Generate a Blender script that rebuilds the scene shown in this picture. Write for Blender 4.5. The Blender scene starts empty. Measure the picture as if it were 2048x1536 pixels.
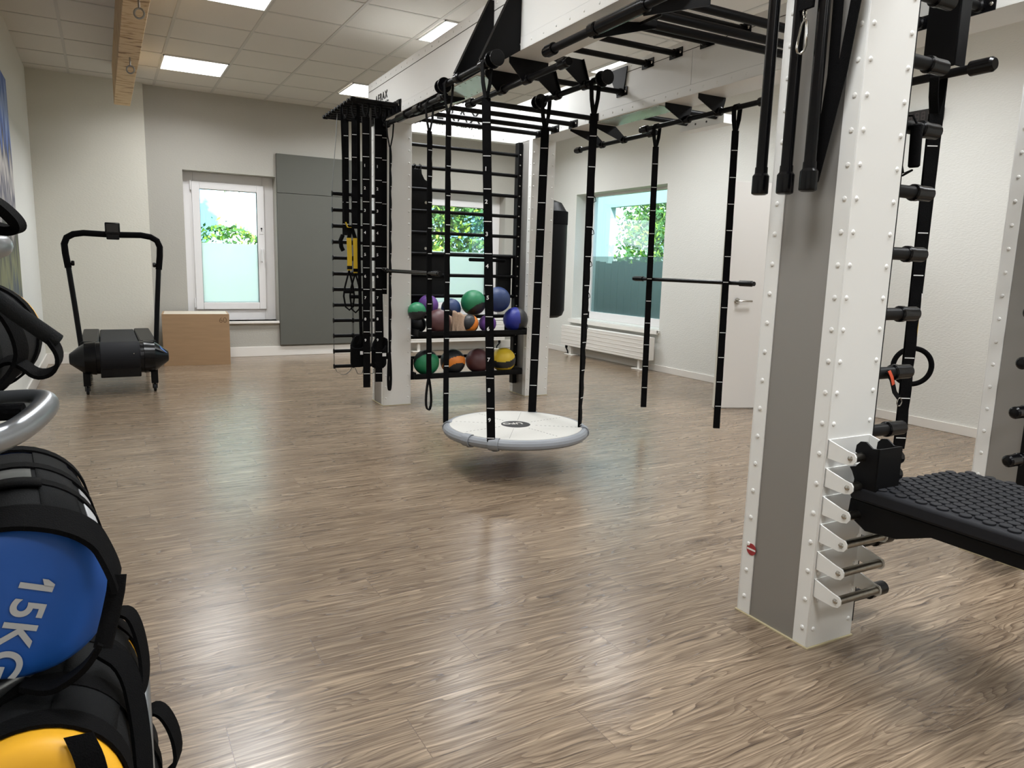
import bpy, math, random
from mathutils import Vector, Matrix
random.seed(7)
PI = math.pi
S = bpy.context.scene
COL = S.collection

# ------------------------------------------------------------------ camera, sky, sun, exposure
cam_d = bpy.data.cameras.new('camera'); cam = bpy.data.objects.new('camera', cam_d); COL.objects.link(cam)
FPX, YAW, PITCH, ROLL, CAM_H = 1446.6, .51394, .1618, .0278, 1.2
fwd = Vector((math.sin(YAW)*math.cos(PITCH), math.cos(YAW)*math.cos(PITCH), -math.sin(PITCH)))
rgt = Vector((math.cos(YAW), -math.sin(YAW), 0)); upv = rgt.cross(fwd)
r2 = math.cos(ROLL)*rgt + math.sin(ROLL)*upv; u2 = -math.sin(ROLL)*rgt + math.cos(ROLL)*upv
cam.matrix_world = Matrix(((r2.x, u2.x, -fwd.x, 0), (r2.y, u2.y, -fwd.y, 0), (r2.z, u2.z, -fwd.z, CAM_H), (0, 0, 0, 1)))
cam_d.sensor_fit = 'HORIZONTAL'; cam_d.sensor_width = 36; cam_d.lens = FPX/2048*36; cam_d.clip_start = .02; cam_d.clip_end = 200
S.camera = cam
S.view_settings.view_transform = 'Standard'; S.view_settings.look = 'None'
S.view_settings.exposure = 0.36; S.view_settings.gamma = 1; S.view_settings.use_curve_mapping = False
S.cycles.max_bounces = 8; S.cycles.diffuse_bounces = 5; S.cycles.glossy_bounces = 4
S.cycles.transparent_max_bounces = 16; S.cycles.transmission_bounces = 6
S.cycles.caustics_reflective = False; S.cycles.caustics_refractive = False
S.cycles.sample_clamp_indirect = 6
S.cycles.denoising_prefilter = 'ACCURATE'
LAMP = 4.5          # radiance of the ceiling panels
SKY = 3.7
sun_d = bpy.data.lights.new('sun', 'SUN'); sun_d.energy = 9; sun_d.angle = .01; sun_d.color = (1, .96, .86)
sun = bpy.data.objects.new('sun', sun_d); COL.objects.link(sun); sun.location = (0, -4, 12)
sun.rotation_euler = Vector((.45, .62, -.8)).to_track_quat('-Z', 'Y').to_euler()

def lin(c):
    return tuple((x/12.92 if x <= .04045 else ((x+.055)/1.055)**2.4) for x in [v/255 for v in c]) + (1,)

W = bpy.data.worlds.new('sky'); S.world = W; W.use_nodes = True
nt = W.node_tree; nt.nodes.clear()
out = nt.nodes.new('ShaderNodeOutputWorld'); bg = nt.nodes.new('ShaderNodeBackground')
tc = nt.nodes.new('ShaderNodeTexCoord'); nz = nt.nodes.new('ShaderNodeTexNoise'); cr = nt.nodes.new('ShaderNodeValToRGB')
nz.inputs['Scale'].default_value = 9; nz.inputs['Detail'].default_value = 6; nz.inputs['Roughness'].default_value = .55
cr.color_ramp.elements[0].position = .44; cr.color_ramp.elements[0].color = (.16, .36, .5, 1)
cr.color_ramp.elements[1].position = .56; cr.color_ramp.elements[1].color = (.8, .88, .9, 1)
nt.links.new(tc.outputs['Generated'], nz.inputs['Vector']); nt.links.new(nz.outputs['Fac'], cr.inputs['Fac'])
nt.links.new(cr.outputs['Color'], bg.inputs['Color']); bg.inputs['Strength'].default_value = SKY
nt.links.new(bg.outputs[0], out.inputs[0])

# ------------------------------------------------------------------ materials
MATS = {}
def mat(name, rgb=(200, 200, 200), rough=.5, metal=0, spec=.5, noise=0, nscale=40, bump=0, bscale=60, emit=0, coat=0, stretch=None):
    m = bpy.data.materials.new(name); m.use_nodes = True; MATS[name] = m
    n = m.node_tree.nodes; l = m.node_tree.links; b = n['Principled BSDF']
    c = lin(rgb); b.inputs['Base Color'].default_value = c
    b.inputs['Roughness'].default_value = rough; b.inputs['Metallic'].default_value = metal
    b.inputs['Specular IOR Level'].default_value = spec; b.inputs['Coat Weight'].default_value = coat
    if noise or bump:
        t = n.new('ShaderNodeTexCoord'); mp = n.new('ShaderNodeMapping'); l.new(t.outputs['Object'], mp.inputs[0])
        if stretch: mp.inputs['Scale'].default_value = stretch
    if noise:
        a = n.new('ShaderNodeTexNoise'); a.inputs['Scale'].default_value = nscale; a.inputs['Detail'].default_value = 5
        mx = n.new('ShaderNodeMix'); mx.data_type = 'RGBA'; l.new(mp.outputs[0], a.inputs['Vector']); l.new(a.outputs['Fac'], mx.inputs[0])
        mx.inputs[6].default_value = tuple(max(0, x*(1-noise)) for x in c[:3]) + (1,)
        mx.inputs[7].default_value = tuple(min(1, x*(1+noise)) for x in c[:3]) + (1,); l.new(mx.outputs[2], b.inputs['Base Color'])
    if bump:
        a = n.new('ShaderNodeTexNoise'); a.inputs['Scale'].default_value = bscale; a.inputs['Detail'].default_value = 3
        bp = n.new('ShaderNodeBump'); bp.inputs['Strength'].default_value = bump; bp.inputs['Distance'].default_value = .01
        l.new(mp.outputs[0], a.inputs['Vector']); l.new(a.outputs['Fac'], bp.inputs['Height']); l.new(bp.outputs[0], b.inputs['Normal'])
    if emit:
        b.inputs['Emission Color'].default_value = c; b.inputs['Emission Strength'].default_value = emit
    return m
mat('wall_beige', (208, 205, 194), .85, bump=.25, bscale=45, stretch=(1, 1, 2.5))
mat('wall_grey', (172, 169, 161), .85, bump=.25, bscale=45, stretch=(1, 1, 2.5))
mat('wall_white', (220, 220, 215), .85, bump=.25, bscale=45, stretch=(1, 1, 2.5))
mat('ceiling_tile', (212, 207, 200), .9, noise=.05, nscale=120, bump=.1, bscale=200)
mat('grid_metal', (194, 190, 184), .6)
mat('trim_white', (226, 222, 216), .45)
mat('pvc_white', (232, 230, 230), .3)
mat('door_white', (222, 219, 215), .4)
mat('panel_grey', (88, 88, 82), .8, noise=.04, nscale=3)
mat('rig_white', (222, 222, 219), .42, noise=.01, nscale=5)
mat('rig_grey', (140, 137, 133), .38, metal=.25)
mat('rig_plate', (206, 214, 206), .25, metal=.5)
mat('black_steel', (7, 7, 9), .42, spec=.16)
mat('black_gloss', (6, 6, 8), .25, spec=.25)
mat('rubber', (26, 27, 31), .6, spec=.2)
mat('web', (5, 5, 6), .95, spec=.15, bump=.5, bscale=400)
mat('stitch', (225, 225, 225), .7)
mat('web_grey', (96, 97, 96), .85)
mat('yellow_web', (214, 178, 40), .8)
mat('chrome', (190, 188, 182), .18, metal=1)
mat('worn_steel', (150, 145, 136), .28, metal=1, noise=.35, nscale=60)
mat('silver_tube', (158, 162, 166), .3, metal=.85)
mat('foam_black', (8, 8, 9), .95, spec=.1, bump=.3, bscale=150)
mat('vinyl_black', (13, 14, 16), .5, spec=.2, bump=.1, bscale=80)
mat('bag_cloth', (24, 25, 26), .8, spec=.12, bump=.3, bscale=500, noise=.1, nscale=10)
mat('bag_strap', (6, 6, 7), .85, spec=.1, bump=.3, bscale=500)
mat('bag_grey', (84, 85, 82), .8)
mat('bag_blue', (22, 80, 160), .48, bump=.15, bscale=14, noise=.06, nscale=6)
mat('bag_yellow', (232, 172, 38), .48, bump=.15, bscale=14, noise=.06, nscale=6)
mat('print_silver', (176, 178, 180), .5)
mat('paint_black', (20, 20, 22), .5)
mat('ply', (160, 130, 98), .6, noise=.14, nscale=5, stretch=(1, 1, 8))
mat('ply_top', (196, 186, 170), .6, noise=.08, nscale=5, stretch=(1, 8, 1))
mat('engrave', (110, 86, 60), .8)
mat('board_top', (200, 198, 192), .5, noise=.02, nscale=60)
mat('board_rim', (134, 138, 144), .5)
mat('ink', (40, 40, 42), .6)
mat('red_dot', (150, 42, 46), .5)
mat('caulk', (176, 164, 132), .8)
mat('leaf', (150, 190, 66), .6, noise=.5, nscale=2)
mat('leaf_dark', (74, 124, 62), .6, noise=.5, nscale=2)
mat('bark', (90, 70, 50), .9)
mat('grass', (90, 120, 60), .9, noise=.3, nscale=3)
mat('fence', (70, 78, 74), .8)
mat('annex', (176, 196, 204), .8)
mat('lcd', (26, 24, 24), .3)
mat('segment', (72, 62, 62), .4)
mat('orange_web', (196, 74, 40), .8)
mat('beige_cloth', (186, 160, 138), .95, bump=.4, bscale=120)
mat('hook_steel', (150, 146, 138), .35, metal=.9)
mat('blue_sticker', (70, 110, 180), .3)
mat('diffuser', (252, 251, 250), .5, emit=LAMP)
mat('lamp_frame', (225, 225, 222), .5)

def glassmat(name, tint=(1, 1, 1), refl=.06):
    m = bpy.data.materials.new(name); m.use_nodes = True; MATS[name] = m
    n = m.node_tree.nodes; l = m.node_tree.links; n.clear()
    o = n.new('ShaderNodeOutputMaterial'); t = n.new('ShaderNodeBsdfTransparent'); g = n.new('ShaderNodeBsdfGlossy'); mx = n.new('ShaderNodeMixShader')
    lw = n.new('ShaderNodeLayerWeight'); lw.inputs[0].default_value = .5; pw = n.new('ShaderNodeMath'); pw.operation = 'POWER'; pw.inputs[1].default_value = 4; l.new(lw.outputs['Facing'], pw.inputs[0]); f = n.new('ShaderNodeMath'); f.operation = 'MULTIPLY_ADD'; f.inputs[1].default_value = .6; f.inputs[2].default_value = refl; l.new(pw.outputs[0], f.inputs[0])
    t.inputs[0].default_value = (*tint, 1); g.inputs['Roughness'].default_value = .02
    l.new(f.outputs[0], mx.inputs[0]); l.new(t.outputs[0], mx.inputs[1]); l.new(g.outputs[0], mx.inputs[2]); l.new(mx.outputs[0], o.inputs[0])
glassmat('glass', (.93, .97, .97)); glassmat('glass_blue', (.84, .93, .95), .09)
def frostmat(name, col, trans, tcol):
    m = bpy.data.materials.new(name); m.use_nodes = True; MATS[name] = m
    n = m.node_tree.nodes; l = m.node_tree.links; n.clear()
    o = n.new('ShaderNodeOutputMaterial'); t = n.new('ShaderNodeBsdfTransparent'); g = n.new('ShaderNodeBsdfTranslucent'); mx = n.new('ShaderNodeMixShader')
    d = n.new('ShaderNodeBsdfDiffuse'); m2 = n.new('ShaderNodeMixShader'); m2.inputs[0].default_value = .15
    g.inputs[0].default_value = col; d.inputs[0].default_value = col; t.inputs[0].default_value = tcol; mx.inputs[0].default_value = trans
    l.new(g.outputs[0], m2.inputs[1]); l.new(d.outputs[0], m2.inputs[2])
    l.new(m2.outputs[0], mx.inputs[1]); l.new(t.outputs[0], mx.inputs[2]); l.new(mx.outputs[0], o.inputs[0])
frostmat('frost', (.88, .88, .88, 1), .15, (.85, .97, .93, 1))
frostmat('frost_dark', (.30, .36, .35, 1), .62, (.72, .80, .78, 1))

def floor_material():
    m = bpy.data.materials.new('wood_planks'); m.use_nodes = True; MATS['wood_planks'] = m
    n = m.node_tree.nodes; l = m.node_tree.links; b = n['Principled BSDF']
    def N(t, **k):
        x = n.new(t)
        for a, v in k.items(): setattr(x, a, v)
        return x
    def math_(op, a, b_=None, c_=None):
        x = N('ShaderNodeMath', operation=op)
        for i, v in enumerate((a, b_, c_)):
            if v is None: continue
            if isinstance(v, (int, float)): x.inputs[i].default_value = v
            else: l.new(v, x.inputs[i])
        return x.outputs[0]
    def comb(x, y, z):
        c = N('ShaderNodeCombineXYZ')
        for i, v in enumerate((x, y, z)):
            if isinstance(v, (int, float)): c.inputs[i].default_value = v
            else: l.new(v, c.inputs[i])
        return c.outputs[0]
    tc = N('ShaderNodeTexCoord'); sp = N('ShaderNodeSeparateXYZ'); l.new(tc.outputs['Object'], sp.inputs[0])
    X, Y = sp.outputs[0], sp.outputs[1]
    PW, PL = .178, 1.16
    row = math_('FLOOR', math_('DIVIDE', Y, PW))
    off = math_('MULTIPLY', math_('FRACT', math_('MULTIPLY', row, .37)), PL)
    xs = math_('DIVIDE', math_('ADD', X, off), PL)
    colm = math_('FLOOR', xs)
    wn = N('ShaderNodeTexWhiteNoise', noise_dimensions='2D'); l.new(comb(row, colm, 0), wn.inputs['Vector'])
    rnd = wn.outputs['Value']
    # seams
    fy = math_('FRACT', math_('DIVIDE', Y, PW)); ey = math_('MULTIPLY', math_('MINIMUM', fy, math_('SUBTRACT', 1, fy)), PW)
    fx = math_('FRACT', xs); ex = math_('MULTIPLY', math_('MINIMUM', fx, math_('SUBTRACT', 1, fx)), PL)
    seam = math_('LESS_THAN', math_('MINIMUM', ex, ey), .0011)
    # per plank coordinates
    px = math_('ADD', X, math_('MULTIPLY', rnd, 37)); py = math_('ADD', Y, math_('MULTIPLY', rnd, 11))
    # warp for cathedral grain and knots
    w = N('ShaderNodeTexNoise'); w.inputs['Scale'].default_value = 1; w.inputs['Detail'].default_value = 2
    l.new(comb(math_('MULTIPLY', px, 1.6), math_('MULTIPLY', py, 9), rnd), w.inputs['Vector'])
    # knots: voronoi
    vo = N('ShaderNodeTexVoronoi'); vo.inputs['Scale'].default_value = 1; l.new(comb(math_('MULTIPLY', px, 1.7), math_('MULTIPLY', py, 5.2), 0), vo.inputs['Vector'])
    kd = vo.outputs['Distance']
    kn = math_('POWER', math_('SUBTRACT', 1, math_('MINIMUM', math_('MULTIPLY', kd, 2.4), 1)), 2)
    rings = math_('ADD', math_('MULTIPLY', py, 62), math_('ADD', math_('MULTIPLY', w.outputs['Fac'], 17), math_('MULTIPLY', kn, 6)))
    saw = math_('FRACT', rings)
    line = math_('POWER', saw, 3)
    fine = N('ShaderNodeTexNoise'); fine.inputs['Scale'].default_value = 1; fine.inputs['Detail'].default_value = 6; fine.inputs['Roughness'].default_value = .65
    l.new(comb(math_('MULTIPLY', px, 5), math_('MULTIPLY', py, 150), 0), fine.inputs['Vector'])
    fine2 = N('ShaderNodeTexNoise'); fine2.inputs['Scale'].default_value = 1; fine2.inputs['Detail'].default_value = 3
    l.new(comb(math_('MULTIPLY', px, 1.1), math_('MULTIPLY', py, 22), 3), fine2.inputs['Vector'])
    strong = math_('SUBTRACT', math_('MULTIPLY', fine2.outputs['Fac'], 2.6), .85)
    strong.node.use_clamp = True
    mid = N('ShaderNodeTexNoise'); mid.inputs['Scale'].default_value = 1; mid.inputs['Detail'].default_value = 4; mid.inputs['Distortion'].default_value = .4
    l.new(comb(math_('MULTIPLY', px, 2.4), math_('ADD', math_('MULTIPLY', py, 78), math_('MULTIPLY', w.outputs['Fac'], 9)), 7), mid.inputs['Vector'])
    g = math_('ADD', math_('MULTIPLY', fine.outputs['Fac'], .9), math_('MULTIPLY', fine2.outputs['Fac'], .3))
    g = math_('SUBTRACT', math_('ADD', g, math_('MULTIPLY', mid.outputs['Fac'], .85)), .485)
    g = math_('SUBTRACT', g, math_('MULTIPLY', math_('MULTIPLY', line, strong), .5))
    g = math_('ADD', g, math_('MULTIPLY', math_('SUBTRACT', rnd, .5), .07))
    core = math_('GREATER_THAN', kn, .80)
    g = math_('SUBTRACT', g, math_('MULTIPLY', core, .16))
    g = math_('SUBTRACT', g, math_('MULTIPLY', seam, .22))
    r = N('ShaderNodeValToRGB'); l.new(g, r.inputs[0])
    e = r.color_ramp.elements; e[0].position = .08; e[0].color = lin((62, 49, 40)); e[1].position = .95; e[1].color = lin((208, 188, 160))
    q = e.new(.36); q.color = lin((106, 90, 74)); q = e.new(.55); q.color = lin((134, 117, 98)); q = e.new(.72); q.color = lin((158, 139, 118))
    l.new(r.outputs[0], b.inputs['Base Color'])
    rr = N('ShaderNodeMapRange'); l.new(g, rr.inputs[0]); rr.inputs[3].default_value = .30; rr.inputs[4].default_value = .18; l.new(rr.outputs[0], b.inputs['Roughness'])
    b.inputs['Specular IOR Level'].default_value = .55; b.inputs['Coat Weight'].default_value = 0
    bp = N('ShaderNodeBump'); bp.inputs['Strength'].default_value = .15; bp.inputs['Distance'].default_value = .001
    l.new(g, bp.inputs['Height']); l.new(bp.outputs[0], b.inputs['Normal'])
floor_material()

def mural_material():
    m = bpy.data.materials.new('mural'); m.use_nodes = True; MATS['mural'] = m
    n = m.node_tree.nodes; l = m.node_tree.links; b = n['Principled BSDF']; b.inputs['Roughness'].default_value = .6
    tc = n.new('ShaderNodeTexCoord'); sp = n.new('ShaderNodeSeparateXYZ'); l.new(tc.outputs['Object'], sp.inputs[0])
    nz = n.new('ShaderNodeTexNoise'); nz.inputs['Scale'].default_value = 7; nz.inputs['Detail'].default_value = 7
    mp = n.new('ShaderNodeMapping'); mp.inputs['Scale'].default_value = (1, 1, .35); l.new(tc.outputs['Object'], mp.inputs[0]); l.new(mp.outputs[0], nz.inputs['Vector'])
    a = n.new('ShaderNodeMath'); a.operation = 'MULTIPLY_ADD'; l.new(nz.outputs['Fac'], a.inputs[0]); a.inputs[1].default_value = .9; l.new(sp.outputs[2], a.inputs[2])
    rg = n.new('ShaderNodeMapRange'); rg.inputs[1].default_value = .1; rg.inputs[2].default_value = 2.1; l.new(a.outputs[0], rg.inputs[0])
    r = n.new('ShaderNodeValToRGB'); l.new(rg.outputs[0], r.inputs[0]); e = r.color_ramp.elements
    e[0].position = 0; e[0].color = lin((40, 42, 38)); e[1].position = 1; e[1].color = lin((66, 98, 170))
    for p, c in ((.14, (92, 96, 84)), (.22, (56, 68, 84)), (.30, (120, 122, 86)), (.42, (44, 46, 46)), (.5, (170, 164, 160)), (.58, (70, 70, 92)), (.66, (196, 190, 186)), (.74, (52, 54, 74)), (.8, (76, 108, 184)), (.88, (150, 172, 214))):
        q = e.new(p); q.color = lin(c)
    l.new(r.outputs[0], b.inputs['Base Color'])
mural_material()

def beam_material():
    m = mat('beam_wood', (196, 164, 122), .7)
    n = m.node_tree.nodes; l = m.node_tree.links; b = n['Principled BSDF']
    tc = n.new('ShaderNodeTexCoord'); mp = n.new('ShaderNodeMapping'); mp.inputs['Scale'].default_value = (6, 16, 6); l.new(tc.outputs['Object'], mp.inputs[0])
    a = n.new('ShaderNodeTexNoise'); a.inputs['Scale'].default_value = 1.3; a.inputs['Detail'].default_value = 6; a.inputs['Distortion'].default_value = .6; l.new(mp.outputs[0], a.inputs['Vector'])
    r = n.new('ShaderNodeValToRGB'); l.new(a.outputs['Fac'], r.inputs[0]); e = r.color_ramp.elements
    e[0].position = .3; e[0].color = lin((120, 88, 58)); e[1].position = .5; e[1].color = lin((212, 184, 144))
    q = e.new(.38); q.color = lin((186, 150, 108)); l.new(r.outputs[0], b.inputs['Base Color'])
beam_material()

# ------------------------------------------------------------------ mesh helpers
WM = {}                                   # world matrices of things and parts (kept by hand, no depsgraph updates)
TH = .0196; RO = Vector((2.01, 5.764, 0)); RU = Vector((math.cos(TH), -math.sin(TH), 0)); RV = Vector((math.sin(TH), math.cos(TH), 0))
def rig(u, v, z): return RO + u*RU + v*RV + Vector((0, 0, z))
def wld(x, y, z): return Vector((x, y, z))
def thing(name, label, cat, loc, rotz=0, group=None, kind=None):
    o = bpy.data.objects.new(name, None); o.empty_display_size = .1; COL.objects.link(o)
    M = Matrix.Translation(Vector(loc)) @ Matrix.Rotation(rotz, 4, 'Z'); o.matrix_world = M; WM[o] = M
    return tag(o, label, cat, group, kind)
def tag(o, label=None, cat=None, group=None, kind=None):
    if label: o['label'] = label
    if cat: o['category'] = cat
    if group: o['group'] = group
    if kind: o['kind'] = kind
    return o
class MB:
    def __init__(s, xf=None): s.v = []; s.f = []; s.m = []; s.xf = xf or wld; s.mats = []; s.cur = 0
    def use(s, name):
        if name not in s.mats: s.mats.append(name)
        s.cur = s.mats.index(name); return s
    def P(s, p): return s.xf(*p)
    def addw(s, pts, faces):
        b = len(s.v); s.v += [Vector(p) for p in pts]
        for f in faces: s.f.append([b+i for i in f]); s.m.append(s.cur)
    def box(s, a, b):
        x0, x1 = sorted((a[0], b[0])); y0, y1 = sorted((a[1], b[1])); z0, z1 = sorted((a[2], b[2]))
        s.addw([s.P(p) for p in ((x0,y0,z0),(x1,y0,z0),(x1,y1,z0),(x0,y1,z0),(x0,y0,z1),(x1,y0,z1),(x1,y1,z1),(x0,y1,z1))],
               [(0,3,2,1),(4,5,6,7),(0,1,5,4),(1,2,6,5),(2,3,7,6),(3,0,4,7)]); return s
    def prism(s, poly, d):                 # poly: 3D points in frame coords, d: extrusion vector in frame coords
        d = Vector(d); n = len(poly); a = [s.P(p) for p in poly]; b = [s.P(tuple(Vector(p)+d)) for p in poly]
        nn = Vector((0,0,0))
        for i in range(n): nn += (a[i]-a[0]).cross(a[(i+1) % n]-a[0])
        flip = nn.dot(b[0]-a[0]) > 0
        F = [list(range(n)), [n+i for i in reversed(range(n))]] + [[(i+1) % n, i, n+i, n+(i+1) % n] for i in range(n)]
        if flip: F = [list(reversed(f)) for f in F]
        s.addw(a+b, F); return s
    def ring(s, c, ax, r, n, ph=0, sq=None):
        ax = ax.normalized(); t = Vector((0,0,1)) if abs(ax.z) < .9 else Vector((1,0,0)); e1 = ax.cross(t).normalized(); e2 = ax.cross(e1)
        return [c + r*(math.cos(2*PI*i/n+ph)*e1 + math.sin(2*PI*i/n+ph)*e2) for i in range(n)]
    def lathe(s, a, b, prof, n=16, ph=0):   # prof: (t along a->b in metres, radius)
        A = s.P(a); B = s.P(b); ax = (B-A).normalized(); pts = []; F = []
        for t, r in prof: pts += s.ring(A+ax*t, ax, max(r, 1e-4), n, ph)
        k = len(prof)
        for j in range(k-1):
            for i in range(n): F.append([j*n+i, (j+1)*n+i, (j+1)*n+(i+1) % n, j*n+(i+1) % n])
        F.append([i for i in range(n)]); F.append([(k-1)*n+i for i in reversed(range(n))])
        s.addw(pts, F); return s
    def cyl(s, a, b, r, n=14, ch=None):
        L = (s.P(b)-s.P(a)).length; ch = min(r*.25, L*.2) if ch is None else ch
        return s.lathe(a, b, [(0, r-ch), (ch, r), (L-ch, r), (L, r-ch)], n) if ch else s.lathe(a, b, [(0, r), (L, r)], n)
    def tube(s, path, r, n=10, closed=False, rs=None):
        p = [s.P(q) for q in path]; k = len(p); pts = []; F = []; prev = None
        for i in range(k):
            t = ((p[(i+1) % k]-p[i-1]) if closed else (p[min(i+1, k-1)]-p[max(i-1, 0)])).normalized()
            if prev is None:
                h = Vector((0,0,1)) if abs(t.z) < .9 else Vector((1,0,0)); e1 = t.cross(h).normalized()
            else: e1 = (prev - t*prev.dot(t)).normalized()
            prev = e1; e2 = t.cross(e1); rr = rs[i] if rs else r
            pts += [p[i] + rr*(math.cos(2*PI*j/n)*e1 + math.sin(2*PI*j/n)*e2) for j in range(n)]
        for i in range(k if closed else k-1):
            a = i*n; b = ((i+1) % k)*n
            for j in range(n): F.append([a+j, a+(j+1) % n, b+(j+1) % n, b+j])
        if not closed: F.append(list(reversed(range(n)))); F.append([(k-1)*n+j for j in range(n)])
        s.addw(pts, F); return s
    def ribbon(s, path, wv, th, width=None):  # path + width direction vectors (frame coords, full width), thickness
        p = [s.P(q) for q in path]; o = s.P((0,0,0)); k = len(p); pts = []; F = []
        ws = [(s.P(w)-o) for w in (wv if isinstance(wv, list) else [wv]*k)]
        for i in range(k):
            t = (p[min(i+1, k-1)]-p[max(i-1, 0)]).normalized(); w = ws[i]; nn = t.cross(w.normalized()).normalized()*th/2; h = w/2
            pts += [p[i]-h-nn, p[i]+h-nn, p[i]+h+nn, p[i]-h+nn]
        for i in range(k-1):
            a = 4*i; b = a+4
            for j in range(4): F.append([a+j, a+(j+1) % 4, b+(j+1) % 4, b+j])
        F.append([3,2,1,0]); F.append([4*(k-1)+j for j in range(4)])
        s.addw(pts, F); return s
    def sphere(s, c, r, n=20, m=12, sc=(1,1,1), matf=None):
        C = s.P(c); pts = []; F = []
        for j in range(1, m):
            a = PI*j/m
            for i in range(n):
                b = 2*PI*i/n; pts.append(C+Vector((r*sc[0]*math.sin(a)*math.cos(b), r*sc[1]*math.sin(a)*math.sin(b), r*sc[2]*math.cos(a))))
        top = len(pts); pts += [C+Vector((0,0,r*sc[2])), C-Vector((0,0,r*sc[2]))]
        for j in range(m-2):
            for i in range(n): F.append([j*n+i, (j+1)*n+i, (j+1)*n+(i+1) % n, j*n+(i+1) % n])
        for i in range(n): F.append([top, i, (i+1) % n]); F.append([top+1, (m-2)*n+(i+1) % n, (m-2)*n+i])
        s.addw(pts, F); return s
    def dome(s, c, nrm, r, h=None, n=8):
        C = s.P(c); ax = (s.P(tuple(Vector(c)+Vector(nrm)))-C).normalized(); h = h or r*.6; pts = []; F = []
        for a in (0, .5, .85): pts += s.ring(C+ax*h*math.sin(a*PI/2), ax, r*math.cos(a*PI/2), n)
        pts.append(C+ax*h)
        for j in range(2):
            for i in range(n): F.append([j*n+i, (j+1)*n+i, (j+1)*n+(i+1) % n, j*n+(i+1) % n])
        for i in range(n): F.append([2*n+i, 3*n, 2*n+(i+1) % n])
        s.addw(pts, F); return s
    def build(s, name, matname=None, parent=None, bevel=0, smooth=True, sub=0, sharp=28):
        me = bpy.data.meshes.new(name); names = s.mats or [matname]
        lo = Vector((min(v.x for v in s.v), min(v.y for v in s.v), min(v.z for v in s.v))); hi = Vector((max(v.x for v in s.v), max(v.y for v in s.v), max(v.z for v in s.v)))
        PM = WM.get(parent, Matrix.Identity(4)) if parent else Matrix.Identity(4)
        org = Vector(((lo.x+hi.x)/2, (lo.y+hi.y)/2, lo.z)) if not parent else Vector((0,0,0))
        M = Matrix.Translation(org) if not parent else PM
        inv = M.inverted()
        me.from_pydata([inv @ v for v in s.v], [], s.f); me.validate()
        for nm in (s.mats or [matname]): me.materials.append(MATS[nm])
        if s.mats:
            for p, mi in zip(me.polygons, s.m): p.material_index = mi
        me.polygons.foreach_set('use_smooth', [smooth]*len(me.polygons))
        if smooth and not sub: me.set_sharp_from_angle(angle=math.radians(sharp))
        me.update()
        o = bpy.data.objects.new(name, me); COL.objects.link(o)
        if parent: o.parent = parent
        else: o.matrix_world = M
        WM[o] = M
        if bevel:
            b = o.modifiers.new('bevel', 'BEVEL'); b.width = bevel; b.segments = 2; b.limit_method = 'ANGLE'; b.angle_limit = math.radians(40)
        if sub:
            b = o.modifiers.new('sub', 'SUBSURF'); b.levels = sub; b.render_levels = sub
        return o
def R_(): return MB(rig)
def struct(o): o['kind'] = 'structure'; return o
def text_obj(name, s, size, origin, xdir, ydir, matname, parent, depth=.0008, bold=0, align='LEFT', shear=0, space=1):
    cu = bpy.data.curves.new(name, 'FONT'); cu.body = s; cu.size = size; cu.extrude = depth; cu.offset = bold; cu.align_x = align; cu.shear = shear; cu.space_character = space
    t = bpy.data.objects.new(name, cu); COL.objects.link(t)
    me = bpy.data.meshes.new_from_object(t.evaluated_get(bpy.context.evaluated_depsgraph_get()))
    bpy.data.objects.remove(t); me.materials.clear(); me.materials.append(MATS[matname])
    x = Vector(xdir).normalized(); y = Vector(ydir).normalized(); z = x.cross(y)
    M = Matrix(((x.x, y.x, z.x, origin[0]), (x.y, y.y, z.y, origin[1]), (x.z, y.z, z.z, origin[2]), (0,0,0,1)))
    PM = WM[parent]; me.transform(PM.inverted() @ M); me.name = name
    o = bpy.data.objects.new(name, me); COL.objects.link(o); o.parent = parent; WM[o] = PM
    return o

# ------------------------------------------------------------------ room
XL, XR, YF, YB, ZC = -.59, 5.75, 9.37, -3.2, 3.07
T = .32
struct(MB().box((XL-T, YB-T, -.12), (XR+T, YF+T, 0)).build('floor', 'wood_planks', smooth=False))
struct(MB().box((XL-T, YB-T, ZC), (XR+T, YF+T, ZC+.15)).build('ceiling', 'ceiling_tile', smooth=False))
g = MB()
gx = [-.2] + [.605+.596*k for k in range(9)]
for x in gx: g.box((x-.012, YB, ZC-.004), (x+.012, YF, ZC))
y = 9.07
while y > YB:
    g.box((XL, y-.012, ZC-.0035), (XR, y+.012, ZC)); y -= .5925
struct(g.build('trim_1', 'grid_metal', smooth=False))
struct(MB().box((XL-T, YB-T, 0), (XL, YF+T, ZC)).build('wall_left', 'wall_white', smooth=False))
struct(MB().box((XL, YB-T, 0), (XR, YB, ZC)).build('wall_back', 'wall_white', smooth=False))
# far wall with two window openings
W1 = (.86, 1.90, .44, 2.19); W2 = (3.78, 5.10, .44, 2.19)
def wall_y(name, x0, x1, y0, y1, holes, m):
    b = MB(); xs = x0
    for hx0, hx1, hz0, hz1 in holes:
        b.box((xs, y0, 0), (hx0, y1, ZC)); b.box((hx0, y0, 0), (hx1, y1, hz0)); b.box((hx0, y0, hz1), (hx1, y1, ZC)); xs = hx1
    b.box((xs, y0, 0), (x1, y1, ZC)); return struct(b.build(name, m, smooth=False))
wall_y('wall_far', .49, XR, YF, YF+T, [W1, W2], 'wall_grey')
b = MB(); b.box((XL, YF-.07, 0), (.49, YF+T, ZC)); struct(b.build('wall_far_left', 'wall_beige', smooth=False))
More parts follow.
